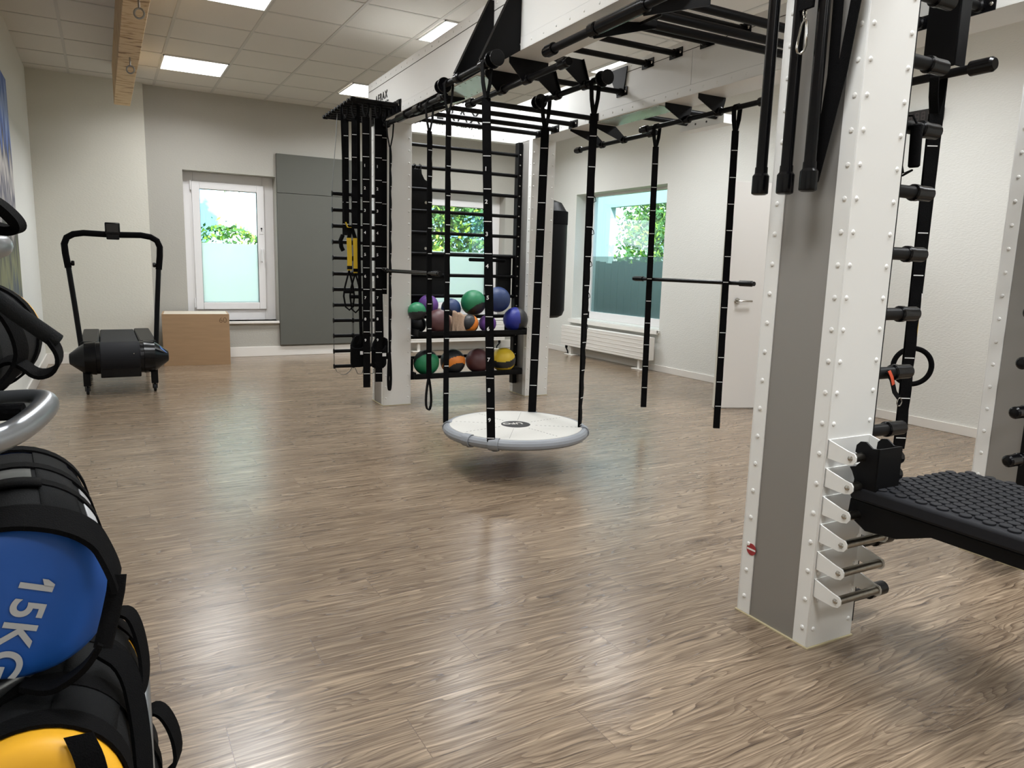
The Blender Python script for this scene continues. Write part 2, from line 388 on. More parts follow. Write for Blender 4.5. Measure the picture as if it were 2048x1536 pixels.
# right wall with one opening
W3 = (6.66, 8.52, .50, 2.19)
b = MB(); b.box((XR, YB, 0), (XR+T, W3[0], ZC)); b.box((XR, W3[0], 0), (XR+T, W3[1], W3[2])); b.box((XR, W3[0], W3[3]), (XR+T, W3[1], ZC)); b.box((XR, W3[1], 0), (XR+T, YF+T, ZC))
struct(b.build('wall_right', 'wall_white', smooth=False))
# baseboards
struct(MB().box((XL, YB, 0), (XL+.015, YF-.07, .12)).build('baseboard_left', 'trim_white', bevel=.003))
struct(MB().box((XL, YF-.085, 0), (.49, YF-.07, .12)).box((.49, YF-.016, 0), (XR, YF, .12)).build('baseboard_far', 'trim_white', bevel=.003))
struct(MB().box((XR-.015, YB, 0), (XR, 4.05, .075)).box((XR-.015, 4.95, 0), (XR, YF, .075)).build('baseboard_right', 'trim_white', bevel=.003))

def window_far(num, w, y0, glass_x, film_top, handle):
    x0, x1, z0, z1 = w; yw = y0+.17
    root = struct(MB().box((x0, yw, z0), (glass_x[0]-.07, yw+.07, z1)).box((glass_x[1]+.07, yw, z0), (x1, yw+.07, z1)).box((glass_x[0]-.07, yw, z0), (glass_x[1]+.07, yw+.07, .59)).box((glass_x[0]-.07, yw, 2.07), (glass_x[1]+.07, yw+.07, z1)).build('window_%d' % num, 'pvc_white', bevel=.004))
    gx0, gx1 = glass_x; ys = yw-.025; a0, a1, c0, c1 = gx0-.085, gx1+.085, .66-.085, 2.0+.085
    sash = MB().box((a0, ys, c0), (gx0, ys+.06, c1)).box((gx1, ys, c0), (a1, ys+.06, c1)).box((gx0, ys, c0), (gx1, ys+.06, .66)).box((gx0, ys, 2.0), (gx1, ys+.06, c1)).build('window_sash', 'pvc_white', root, bevel=.006)
    MB().box((gx0, ys+.03, film_top), (gx1, ys+.034, 2.0)).build('window_pane', 'glass', root, smooth=False)
    MB().box((gx0, ys+.03, .66), (gx1, ys+.034, film_top)).build('frosted_film', 'frost', root, smooth=False)
    MB().box((gx0-.006, ys+.012, .654), (gx0+.003, ys+.05, 2.006)).box((gx1-.003, ys+.012, .654), (gx1+.006, ys+.05, 2.006)).box((gx0, ys+.012, .652), (gx1, ys+.05, .662)).box((gx0, ys+.012, 1.998), (gx1, ys+.05, 2.008)).build('glazing_seal', 'rubber', root, smooth=False)
    MB().box((x0-.0, YF-.04, z0-.03), (x1, yw+.01, z0)).build('window_sill', 'trim_white', root, bevel=.004)
    if handle:
        hx = gx1+.045
        h = MB().box((hx-.017, ys-.012, 1.17), (hx+.017, ys, 1.33)).cyl((hx, ys-.03, 1.31), (hx, ys-.005, 1.31), .011).tube([(hx, ys-.04, 1.318), (hx, ys-.044, 1.28), (hx+.006, ys-.044, 1.2), (hx+.01, ys-.04, 1.15)], .010).build('window_handle', 'pvc_white', root)
        MB().box((hx-.022, ys-.006, 1.50), (hx+.022, ys, 1.62)).build('lock_plate', 'pvc_white', root, bevel=.003)
        MB().cyl((hx, ys-.009, 1.57), (hx, ys-.004, 1.57), .011).box((hx-.004, ys-.009, 1.535), (hx+.004, ys-.004, 1.565)).build('keyhole', 'paint_black', root)
        for zz in (.60, 1.98): MB().cyl((a0-.012, ys-.006, zz), (a0-.012, ys-.006, zz+.11), .009).build('hinge', 'pvc_white', root)
    return root
window_far(1, W1, YF, (1.05, 1.70), 1.375, True)
window_far(2, W2, YF, (4.02, 4.87), 1.375, True)
# right window: wide frame, lower half frosted
root = struct(MB().box((XR+.2, W3[0], W3[2]), (XR+.27, W3[0]+.05, W3[3])).box((XR+.2, W3[1]-.14, W3[2]), (XR+.27, W3[1], W3[3])).box((XR+.2, W3[0], W3[2]), (XR+.27, W3[1], W3[2]+.10)).box((XR+.2, W3[0], W3[3]-.03), (XR+.27, W3[1], W3[3])).build('window_3', 'pvc_white', bevel=.004))
MB().box((XR+.225, W3[0]+.04, 1.36), (XR+.23, W3[1]-.12, W3[3]-.02)).build('window_pane', 'glass_blue', root, smooth=False)
MB().box((XR+.225, W3[0]+.04, .58), (XR+.23, W3[1]-.12, 1.36)).build('frosted_film', 'frost_dark', root, smooth=False)
MB().box((XR-.05, W3[0]-.02, W3[2]-.045), (XR+.21, W3[1]+.02, W3[2]-.01)).box((XR-.055, W3[0]-.02, W3[2]-.06), (XR-.03, W3[1]+.02, W3[2]-.01)).build('window_sill', 'trim_white', root, bevel=.004)

# door leaf standing open
hinge = Vector((5.70, 4.235, 0)); tip = Vector((4.68, 4.625, 0)); dd = (tip-hinge).normalized(); dn = Vector((-dd.y, dd.x, 0))
def dfr(a, b_, z): return hinge + dd*a + dn*b_ + Vector((0,0,z))
L = (tip-hinge).length
droot = struct(MB(dfr).box((0, -.02, .008), (L, .02, 1.96)).build('door_1', 'door_white', bevel=.002))
MB(dfr).box((L-.002, -.014, .01), (L+.012, .022, 1.955)).build('door_edge', 'wall_beige', droot, bevel=.001)
MB(dfr).cyl((L-.13, .02, .955), (L-.13, .035, .955), .024).cyl((L-.13, .03, .955), (L-.13, .07, .955), .009).tube([(L-.13, .062, .955), (L-.16, .066, .955), (L-.25, .064, .955)], .009).build('door_handle', 'chrome', droot)
struct(MB().box((XR-.02, 4.05, 0), (XR, 4.12, 2.03)).box((XR-.02, 4.88, 0), (XR, 4.95, 2.03)).box((XR-.02, 4.12, 1.97), (XR, 4.88, 2.03)).build('trim_2', 'door_white', bevel=.003))
struct(MB().box((XR-.004, 4.12, 0), (XR-.001, 4.88, 1.97)).build('door_2', 'annex', smooth=False))
# exposed wooden beam and its eye hooks
struct(MB().box((.19, YB, 2.69), (.335, 8.62, ZC+.0)).build('trim_3', 'beam_wood', bevel=.004))
def eye_hook(y, label):
    t = thing('eye_hook', label, 'hook', (.27, y, 2.69), 0, 'eye hooks under the wooden ceiling beam')
    MB().cyl((.27, y, 2.70), (.27, y, 2.63), .006).build('shank', 'hook_steel', t)
    MB().tube([(.27+.026*math.sin(a), y-.012*math.sin(a), 2.602-.028*math.cos(a)) for a in [2*PI*i/16 for i in range(16)]], .006, 8, True).build('eye', 'hook_steel', t)
eye_hook(6.55, 'steel eye hook screwed under the wooden beam, nearer the far wall')
eye_hook(5.05, 'steel eye hook at the very top edge of the photo on the wooden beam')

# grey wall panels
tag(MB().box((1.905, YF-.045, .136), (3.0, YF, 2.0)).build('wall_panel', 'panel_grey', bevel=.003), 'tall dark grey panel on the far wall right of the tilt window, reaching down to the baseboard', 'wall panel')
tag(MB().box((1.905, YF-.045, 2.004), (3.0, YF, 2.465)).build('wall_panel', 'panel_grey', bevel=.003), 'short dark grey panel on the far wall, mounted above the tall one', 'wall panel')
MB().cyl((2.42, YF-.047, 1.56), (2.42, YF-.04, 1.56), .006).build('screw', 'chrome', bpy.data.objects['wall_panel'])

# ceiling lights
names = {(0, 0): 'square ceiling light panel just right of the wooden beam, nearest the far wall', (1, 0): 'square ceiling light panel partly hidden behind the far left end of the rig beam',
         (0, 1): 'square ceiling light panel right of the wooden beam, cut by the top edge', (1, 1): 'square ceiling light panel just left of the long rig beam, near the tall black gussets',
         (2, 1): 'square ceiling light panel seen between the monkey bars of the rig', (2, 0): 'square ceiling light panel beyond the right rig beam near the far wall'}
for i, x0 in enumerate((.605, 2.42, 4.19)):
    for j, y1 in enumerate((8.465, 6.08, 3.71, 1.34, -1.03)):
        if (i, j) == (1, 2): continue
        x1 = x0+.584; y0 = y1-.58
        t = thing('ceiling_light', names.get((i, j), 'square ceiling light panel in the %s column, %s row from the far wall' % (('left', 'middle', 'right')[i], ('first', 'second', 'third', 'fourth', 'fifth')[j])), 'ceiling light', ((x0+x1)/2, (y0+y1)/2, ZC-.02), 0, 'square ceiling light panels')
        MB().box((x0, y0, ZC-.012), (x1, y0+.012, ZC-.0045)).box((x0, y1-.012, ZC-.012), (x1, y1, ZC-.0045)).box((x0, y0, ZC-.012), (x0+.012, y1, ZC-.0045)).box((x1-.012, y0, ZC-.012), (x1, y1, ZC-.0045)).build('frame', 'lamp_frame', t, smooth=False)
        MB().box((x0+.012, y0+.012, ZC-.010), (x1-.012, y1-.012, ZC-.0045)).build('diffuser', 'diffuser', t, smooth=False)
        ld = bpy.data.lights.new('panel_light', 'AREA'); ld.shape = 'SQUARE'; ld.size = .55; ld.energy = 22; ld.spread = math.radians(152); ld.color = (.95, .98, 1)
        lo_ = bpy.data.objects.new('panel_light', ld); COL.objects.link(lo_); lo_.parent = t; lo_.location = (0, 0, .0065)

# photo mural on the left wall
tag(MB().box((XL+.001, 5.2, .80), (XL+.021, 7.0, 2.5)).build('photo_mural', 'mural', bevel=.001), 'large landscape photo print on the left wall, seen at the left edge', 'picture')

# radiators
def radiator(label, fr, L, grp='flat white panel radiators under the windows', feet=True):
    t = thing('radiator', label, 'radiator', fr(L/2, .06, 0), 0, grp)
    p = MB(fr)
    p.box((0, .0, .13), (L, .012, .40)); p.box((0, .10, .13), (L, .112, .40)); p.box((0, .0, .395), (L, .112, .405)); p.box((-.004, 0, .13), (.004, .112, .40)); p.box((L-.004, 0, .13), (L+.004, .112, .40))
    for k in range(5): p.box((.01, -.003, .165+k*.05), (L-.01, .001, .171+k*.05))
    p.build('panel', 'trim_white', t, bevel=.003)
    for a in (.18, L-.18):
        MB(fr).box((a-.02, .035, .012), (a+.02, .075, .13)).box((a-.1, .005, 0), (a+.1, .105, .012)).build('foot', 'trim_white', t, bevel=.002)
    MB(fr).cyl((L+.01, .05, .36), (L+.07, .05, .36), .018).build('thermostat', 'trim_white', t)
    MB(fr).tube([(L-.06, .05, .13), (L-.06, .05, .08), (L-.10, .05, .04), (L-.10, .05, .0)], .010).cyl((L-.06, .05, .085), (L-.06, .05, .125), .018).build('valve', 'rubber', t)
radiator('flat white panel radiator under the right-hand window', lambda a, b_, z: Vector((XR-.17+b_, 6.66+a, z)), 1.85)
radiator('flat white panel radiator under the far window, seen under the upper ball shelf', lambda a, b_, z: Vector((3.55+a, YF-.17+b_, z)), 1.5)

# digital wall clock on the right wall
t = thing('wall_clock', 'black digital interval clock high on the right wall beside the near rig post', 'clock', (XR-.02, 3.66, 2.39))
MB().box((XR-.04, 3.50, 2.405), (XR-.001, 3.835, 2.505)).build('case', 'lcd', t, bevel=.005)
for k, yy in enumerate((3.815, 3.765, 3.71, 3.66, 3.605, 3.555)):
    d = MB()
    for (a0, c0, a1, c1) in ((0,0,.03,.005),(0,.028,.03,.033),(0,.056,.03,.061),(0,0,.005,.061),(.025,0,.03,.061)): d.box((XR-.0415, yy-a0, 2.425+c0), (XR-.040, yy-a1, 2.425+c1))
    d.build('digit', 'segment', t, smooth=False)

# ------------------------------------------------------------------ outdoors
tag(MB().box((-12, YF+T+.01, -.5), (22, 40, -.1)).build('lawn', 'grass', smooth=False), kind='structure')
tag(MB().box((XR+T+.01, -6, -.5), (22, YF+T, -.1)).build('yard_ground', 'grass', smooth=False), kind='structure')
def foliage(name, label, cat, c, sz, n, ms, leaf=.05, trunk=None):
    b = MB(); rnd = random.Random(hash(label) % 1000 + 5 if False else len(label)*7+n)
    for nm in ms: b.use(nm)
    for i in range(n):
        while True:
            p = Vector((rnd.uniform(-1,1), rnd.uniform(-1,1), rnd.uniform(-1,1)))
            if p.length <= 1.0: break
        p = p*(.75+.25*rnd.random()) if p.length > .6 else p*1.25
        k = 1+.12*math.sin(p.x*9+c[0])+.1*math.sin(p.z*11+1)
        q = Vector((c[0]+p.x*sz[0]*k, c[1]+p.y*sz[1], c[2]+p.z*sz[2]*k))
        if q.z < -.1: q.z = -.1+rnd.random()*.1
        a = Vector((rnd.gauss(0,1), rnd.gauss(0,1), rnd.gauss(0,1))).normalized(); e = a.cross(Vector((rnd.gauss(0,1), rnd.gauss(0,1), rnd.gauss(0,1)))).normalized()
        s = leaf*rnd.uniform(.6, 1.4); b.cur = rnd.randrange(len(ms))
        b.addw([q-a*s, q+e*s*.45, q+a*s, q-e*s*.45], [(0,1,2,3)])
    if trunk:
        t = thing(name, label, cat, (trunk[0], trunk[1], -.1))
        b.build('foliage', None, t, smooth=False)
        MB().tube([(trunk[0], trunk[1], -.1), (trunk[0]+.05, trunk[1], c[2]*.5), (c[0], c[1], c[2])], .06, rs=[.07, .05, .03]).build('trunk', 'bark', t)
    else:
        tag(b.build(name, None, None, smooth=False), label, cat)
foliage('hedge', 'bright green hedge outside the tilt window, below the sky', 'hedge', (1.9, 13.2, .45), (3.2, .6, 1.45), 11000, ['leaf', 'leaf', 'leaf_dark'], .05)
foliage('tree', 'overhanging leafy branches at the top of the tilt window', 'tree', (2.0, 14.0, 3.75), (2.9, .9, 1.5), 2600, ['leaf', 'leaf_dark'], .06, (-1.6, 14.3))
foliage('bush', 'tall bright green bush filling the middle window behind the wall bars', 'bush', (6.0, 12.4, 1.6), (2.0, .9, 2.9), 19000, ['leaf', 'leaf', 'leaf_dark'], .066)
foliage('bush', 'sunlit bush seen through the upper half of the right-hand window', 'bush', (10.6, 10.8, 1.5), (1.2, 3.2, 2.9), 24000, ['leaf', 'leaf_dark', 'leaf'], .062)
# annex wall seen through the right window, with an opening toward the garden, and a board fence behind the frosted film
b = MB(); b.box((8.08, 10.86, -.1), (8.2, 14, 2.9)); b.box((8.08, 7.5, 2.29), (8.2, 10.86, 2.9)); struct(b.build('wall_annex', 'annex', smooth=False))
b = MB()
f = thing('board_fence', 'dark board fence behind the frosted lower half of the right window', 'fence', (6.9, 9.3, -.1))
b = MB()
for k in range(30): b.box((6.9, 6.3+k*.17, -.1), (6.925, 6.3+k*.17+.155, 1.30+.02*math.sin(k*2.1)))
b.build('board_panel', 'fence', f, smooth=False)
for k in range(3): MB().box((6.93, 6.7+k*2.2, -.1), (7.0, 6.78+k*2.2, 1.32)).build('fence_post', 'fence', f)

# ------------------------------------------------------------------ training rig (one bolted frame)
RIG = thing('training_rig', 'large white riveted training rig on four posts with black monkey bars and pull-up bars', 'training rig', rig(.12, -2, 0), -TH)
BZ0, BZ1 = 2.31, 2.655
def post(u0, w, v0, dep, faces, rivets, z1=BZ0):
    """white box post with grey inset panels on the u faces listed"""
    b = R_().use('rig_white'); u1 = u0+w; v1 = v0+dep; fl = .058; ins = .004
    b.box((u0, v0, .004), (u1, v0+.004, z1)); b.box((u0, v1-.004, .004), (u1, v1, z1))
    for uu, sgn in ((u0, 1), (u1, -1)):
        b.box((uu, v0+.004, .004), (uu+sgn*ins, v0+fl, z1)); b.box((uu, v1-fl, .004), (uu+sgn*ins, v1-.004, z1))
    step = .097
    for k in range(int((z1-.1)/step)+1):
        z = .065+k*step
        for uu, n in ((u0, (-1, 0, 0)), (u1, (1, 0, 0))):
            if n[0] in rivets:
                b.dome((uu, v0+.024, z), n, .0085, .005); b.dome((uu, v1-.030, z), n, .0085, .005)
        if 'f' in rivets:
            for uu in (u0+.022, u1-.022): b.dome((uu, v0, z+.0), (0, -1, 0), .0085, .005)
        if 'b' in rivets:
            for uu in (u0+.022, u1-.022): b.dome((uu, v1, z), (0, 1, 0), .0085, .005)
    p = b.build('post', None, RIG, bevel=.0012)
    R_().box((u0+ins, v0+.02, .004), (u0+ins+.006, v1-.02, z1)).box((u1-ins-.006, v0+.02, .004), (u1-ins, v1-.02, z1)).build('side_panel', 'rig_grey', p, smooth=False)
    R_().box((u0-.005, v0-.005, 0), (u1+.005, v1+.005, .004)).build('sealant_line', 'caulk', p, smooth=False)
    return p
P1 = post(0, .215, -4.346, .306, None, (-1, 'f'))
P2 = post(0, .243, 0, .305, None, (-1, 'f'))
P3 = post(1.37, .24, 0, .305, None, (-1, 'f'))
P4 = post(1.37, .24, -4.346, .306, None, (-1, 'f'))
b = MB(rig).cyl((-.0015, -4.085, .243), (-.0, -4.085, .243), .021, 24, ch=0); st = b.build('round_sticker', 'red_dot', P1)
st['label'] = 'small dark red round sticker'
R_().box((-.0022, -4.104, .240), (-.0016, -4.066, .246)).build('sticker_stripe', 'rig_white', P1, smooth=False)

def beam(u0, u1, v0, v1, seams):
    b = R_().use('rig_white'); fl = .062
    b.box((u0, v0, BZ0), (u1, v1, BZ0+.004)); b.box((u0, v0, BZ1-.004), (u1, v1, BZ1))
    for uu, s in ((u0, 1), (u1, -1)):
        b.box((uu, v0, BZ0+.004), (uu+s*.004, v1, BZ0+fl)); b.box((uu, v0, BZ1-fl), (uu+s*.004, v1, BZ1-.004))
    b.box((u0, v0, BZ0+.004), (u1, v0+.004, BZ1-.004)); b.box((u0, v1-.004, BZ0+.004), (u1, v1, BZ1-.004))
    v = v0+.05
    while v < v1-.03:
        for uu, n in ((u0, (-1, 0, 0)), (u1, (1, 0, 0))):
            b.dome((uu, v, BZ0+.03), n, .0075, .004, 6); b.dome((uu, v+.04, BZ1-.03), n, .0075, .004, 6)
        v += .12
    o = b.build('beam', None, RIG, bevel=.001)
    c = R_(); vs = [v0+.004]+seams+[v1-.004]
    for a, d in zip(vs[:-1], vs[1:]):
        c.box((u0+.002, a+.0015, BZ0+fl+.0015), (u0+.008, d-.0015, BZ1-fl-.004)); c.box((u1-.008, a+.0015, BZ0+fl+.0015), (u1-.002, d-.0015, BZ1-fl-.004))
    c.build('beam_panel', 'rig_white', o, smooth=False)
    R_().box((u0+.009, v0+.01, BZ0+.01), (u1-.009, v1-.01, BZ1-.01)).build('beam_core', 'black_steel', o, smooth=False)
    return o
BL = beam(0, .243, -4.60, .39, [-2.03])
BR = beam(1.37, 1.61, -4.60, .39, [-2.03])
for bm, u0 in ((BL, .02), (BR, 1.39)):
    j = R_().box((u0, -1.70, BZ0-.005), (u0+.20, -.95, BZ0))
    for k in range(9):
        for uu in (u0+.02, u0+.18): j.dome((uu, -1.66+k*.083, BZ0-.005), (0, 0, -1), .006, .003, 6)
    j.build('joint_plate', 'rig_plate', bm)
# far cross beam with lettering
def xbeam(v0, v1, u0, u1):
    b = R_().use('rig_white'); fl = .062
    b.box((u0, v0, BZ0), (u1, v1, BZ1))
    for k in range(8):
        b.dome((u0+.1+k*.15, v0, BZ0+.03), (0, -1, 0), .0075, .004, 6); b.dome((u0+.1+k*.15, v0, BZ1-.03), (0, -1, 0), .0075, .004, 6)
    return b.build('cross_beam', None, RIG, bevel=.001)
XB = xbeam(.14+.18, .39, .243, 1.37)
u_dir = tuple(RU); z_dir = (0, 0, 1)
text_obj('brand_lettering', 'AERAX', .15, rig(.46, .3185, 2.445), u_dir, z_dir, 'paint_black', XB, bold=.001, space=1.25)
text_obj('small_lettering', 'Functional Fitness by Pera', .052, rig(.50, .3185, 2.398), u_dir, z_dir, 'paint_black', XB, bold=.0004)
v_dir = tuple(-RV)
text_obj('brand_lettering', 'AERAX', .082, rig(-.0015, .19, 2.470), v_dir, z_dir, 'paint_black', BL, bold=.001, space=1.25)
text_obj('small_lettering', 'Functional Fitness by Pera', .026, rig(-.0015, .13, 2.436), v_dir, z_dir, 'ink', BL)
R_().box((-.0015, .34, 2.425), (0, .30, 2.50)).box((-.0015, .29, 2.425), (0, .27, 2.475)).build('logo_mark', 'ink', BL, smooth=False)
XB2 = None
# monkey bars: low at both ends, raised in the middle, each with end brackets bolted to the beams
def rung(v, z, r=.0185, m='black_steel'):
    b = R_().cyl((.243, v, z), (1.37, v, z), r, 14, ch=0)
    for uu, s in ((.243, 1), (1.37, -1)):
        b.box((uu, v-.062, z-.028), (uu+s*.006, v+.062, z+.030)); b.cyl((uu, v, z), (uu+s*.035, v, z), .026, 12)
    o = b.build('monkey_bar', m, RIG)
    c = R_()
    for uu, s in ((.243, 1), (1.37, -1)):
        for dv in (-.044, .044): c.dome((uu+s*.006, v+dv, z), (s, 0, 0), .009, .006)
    c.build('bolt_head', 'chrome', o)
for v in (-.12, -.38, -.66, -.95): rung(v, 2.335)
rung(-1.30, 2.462)
for v in (-1.585, -1.875, -2.165, -2.46): rung(v, 2.595)
for v in (-2.93, -3.05, -3.22): rung(v, 2.325, .0205)
for v in (-3.57, -3.83, -4.12): rung(v, 2.335)
# hanging plates at the step between low and raised bars
for uu in (.249, 1.358):
    R_().prism([(uu, -1.16, 2.63), (uu, -1.36, 2.63), (uu, -1.35, 2.57), (uu, -1.325, 2.45), (uu, -1.245, 2.45), (uu, -1.17, 2.57)], (.006, 0, 0)).build('hanging_plate', 'black_steel', RIG)

def gus(poly, v, th=.006, name='gusset', flange=None):
    b = R_().prism([(u, v-th/2, z) for u, z in poly], (0, th, 0))
    if flange:
        (a, c) = flange; A = Vector((poly[a][0], 0, poly[a][1])); B = Vector((poly[c][0], 0, poly[c][1])); d = (B-A).normalized(); n = Vector((d.z, 0, -d.x))*.005
        b.prism([(A.x, v-.018, A.z), (B.x, v-.018, B.z), (B.x+n.x, v-.018, B.z+n.z), (A.x+n.x, v-.018, A.z+n.z)], (0, .036, 0))
    return b.build(name, 'black_steel', RIG)
def bar_v(u, z, v0, v1, r=.0165, ends='sleeve', sl=()):
    """pull-up bar running along the beams"""
    b = R_().cyl((u, v0, z), (u, v1, z), r, 16)
    o = b.build('pull_up_bar', 'black_steel', RIG)
    for v, s in ((v0, 1), (v1, -1)):
        c = R_()
        if ends == 'sleeve': c.lathe((u, v-s*.008, z), (u, v+s*.08, z), [(0, r+.006), (.004, r+.010), (.060, r+.010), (.064, r+.004), (.085, r+.004)], 16)
        elif ends == 'disc': c.cyl((u, v-s*.004, z), (u, v+s*.008, z), .043, 24); c.cyl((u, v+s*.052, z), (u, v+s*.060, z), .040, 24)
        if ends != 'none': c.build('end_cap', 'black_gloss', o)
    for v, L_ in sl: R_().lathe((u, v-L_/2, z), (u, v+L_/2, z), [(0, r+.004), (.006, r+.011), (L_-.006, r+.011), (L_, r+.004)], 14).build('collar', 'black_gloss', o)
    return o
# bar A: out from the left face on two tall gussets
bar_v(-.21, 2.21, -1.76, -2.37, .016, 'disc', [(-1.95, .05), (-2.27, .05)])
for v in (-1.95, -2.27): gus([(0, 2.645), (0, 2.31), (-.19, 2.190), (-.232, 2.215), (-.232, 2.235), (-.03, 2.645)], v, .007, flange=(4, 5))
# bar B: inside of the left beam
bar_v(.46, 2.215, -1.71, -2.36, .016, 'disc', [(-1.90, .05), (-2.2, .05)])
for v in (-1.90, -2.20): gus([(.243, 2.345), (.43, 2.345), (.482, 2.23), (.482, 2.205), (.445, 2.200), (.30, 2.30), (.243, 2.315)], v, flange=(3, 1))
# bar G: straight under the left beam
bar_v(.112, 2.208, -1.45, -2.50, .0165, 'sleeve', [(-1.85, .06), (-2.15, .06)])
for v in (-1.85, -2.15): gus([(.0, BZ0), (.243, BZ0), (.243, 2.29), (.14, 2.195), (.085, 2.195), (.0, 2.28)], v)
# bar F: fat bar under the left beam nearer the camera
bar_v(-.005, 2.238, -2.62, -3.75, .019, 'sleeve', [(-2.96, .05), (-3.15, .30), (-3.31, .05)])
for v in (-2.96, -3.31): gus([(-.035, 2.235), (.0, 2.20), (.34, 2.30), (.34, 2.335), (.243, 2.335), (.243, BZ0), (.02, BZ0-.03)], v)
# bar C: near the far left post
bar_v(-.095, 2.215, -.39, -1.42, .0165, 'sleeve', [(-.72, .18), (-1.02, .10)])
for v in (-.80, -1.13): gus([(.0, BZ0), (.2, BZ0), (.2, 2.295), (-.07, 2.195), (-.12, 2.205), (-.12, 2.235)], v)
# bar D and E on the right beam
bar_v(1.56, 2.218, -1.37, -2.45, .0165, 'sleeve', [(-1.80, .05), (-2.1, .05)])
for v in (-1.78, -2.10): gus([(1.38, BZ0), (1.61, BZ0), (1.61, 2.295), (1.585, 2.205), (1.535, 2.205), (1.38, 2.28)], v)
bar_v(1.70, 2.218, -.27, -1.22, .0165, 'sleeve', [(-.60, .05), (-.9, .05)])
for v in (-.60, -.90): gus([(1.38, BZ0), (1.61, BZ0), (1.725, 2.225), (1.725, 2.205), (1.675, 2.202), (1.38, 2.295)], v)
# outrigger beyond the right beam
for v in (-1.22, -1.54): R_().cyl((1.61, v, 2.335), (2.06, v, 2.335), .02, 14).build('outrigger_bar', 'black_steel', RIG)
og = R_().use('rig_white').box((2.06, -1.62, 2.28), (2.17, -1.14, 2.345)).build('outrigger_beam', None, RIG, bevel=.002)
R_().cyl((2.058, -1.32, 2.315), (2.061, -1.32, 2.315), .008, 12, 0).cyl((2.058, -1.44, 2.315), (2.061, -1.44, 2.315), .008, 12, 0).build('bolt_hole', 'paint_black', og)
# row of storage rods on the outer face at the far left
mp = R_().box((-.006, -.43, BZ0), (0, .5, 2.40)).build('rod_mount', 'black_steel', RIG)
for k in range(10):
    v = -.38+.09*k
    o = R_().cyl((-.006, v, 2.365), (-.36, v, 2.365), .012, 12).box((-.012, v-.03, 2.32), (-.006, v+.03, 2.40)).lathe((-.33, v, 2.365), (-.372, v, 2.365), [(0, .012), (.004, .0165), (.036, .0165), (.042, .012)], 12).build('storage_rod', 'black_steel', RIG)
R_().dome((-.012, -.405, 2.36), (-1, 0, 0), .009).build('bolt_head', 'chrome', mp)
# wall bars between the two far posts
sp_ = []
for uu in (.245, 1.325):
    b = R_().box((uu, .17, .10), (uu+.042, .235, 2.30)); o = b.build('wall_bar_upright', 'black_steel', RIG, bevel=.002)
    c = R_(); z = .2
    while z < 2.26: c.dome((uu+.021, .17, z), (0, -1, 0), .009, .006); z += .0905
    c.build('bolt_head', 'chrome', o)
for k in range(12): R_().cyl((.285, .2, 2.19-.1815*k), (1.327, .2, 2.19-.1815*k), .0155, 14, 0).build('wall_bar', 'black_steel', RIG)
# pegs on the inner faces of the near posts
def peg_ladder(u0, s, L_):
    pl = R_().box((u0, -4.345, .05), (u0+s*.006, -4.225, 2.2)).build('peg_plate', 'black_steel', RIG)
    for k in range(11):
        z = .095+.1965*k
        b = R_().cyl((u0+s*.004, -4.28, z), (u0+s*L_, -4.28, z), .0205, 16, 0)
        o = b.build('peg', 'black_steel', RIG)
        R_().lathe((u0+s*(L_-.085), -4.28, z), (u0+s*(L_+.012), -4.28, z), [(0, .0215), (.004, .027), (.022, .027), (.026, .0245), (.088, .0245), (.095, .018), (.097, .008)], 18).build('peg_sleeve', 'black_gloss', o)
peg_ladder(.215, 1, .245)
peg_ladder(1.37, -1, .195)
# ladder of step brackets on the front of the near left post
for k in range(6):
    z = .669-.0913*k; o = R_().use('rig_white')
    for uu in (.004, .197):
        pf = [(uu, -4.346, z+.028), (uu, -4.418, z+.008)] + [(uu, -4.430-.018*math.sin(a), z-.012+.02*math.cos(a)) for a in (.6, 1.2, 1.9, 2.6)] + [(uu, -4.420, z-.034), (uu, -4.346, z-.030)]
        o.prism(pf, (.005, 0, 0))
    o.box((.004, -4.350, z-.030), (.202, -4.346, z+.028))
    st = o.build('step_bracket', None, RIG)
    c = R_().cyl((.007, -4.430, z-.012), (.199, -4.430, z-.012), .0135, 16, 0); c.build('step_bar', 'worn_steel', st)
    c = R_()
    for uu, s in ((.004, -1), (.202, 1)): c.dome((uu, -4.428, z-.012), (s, 0, 0), .009, .006, 10)
    c.build('screw', 'chrome', st)
# black guard box and outer pull-up bar near the right
o = R_().box((.888, -4.045, 1.985), (.894, -3.92, 2.31)).box((.888, -4.05, 1.985), (.95, -4.045, 2.31)).box((.888, -3.925, 1.985), (.93, -3.92, 2.31)).build('guard_plate', 'black_steel', RIG, bevel=.003)
R_().cyl((.90, -4.17, 1.962), (.90, -3.50, 1.962), .016, 16).build('pull_up_bar', 'black_steel', RIG)
R_().lathe((.90, -4.10, 1.962), (.90, -4.185, 1.962), [(0, .02), (.005, .027), (.08, .027), (.09, .02)], 18).build('end_cap', 'black_gloss', RIG)
R_().prism([(.90, -3.55, 1.95), (.90, -3.62, 1.95), (.90, -3.78, 2.31), (.90, -3.50, 2.31)], (.006, 0, 0)).build('gusset', 'black_steel', RIG)

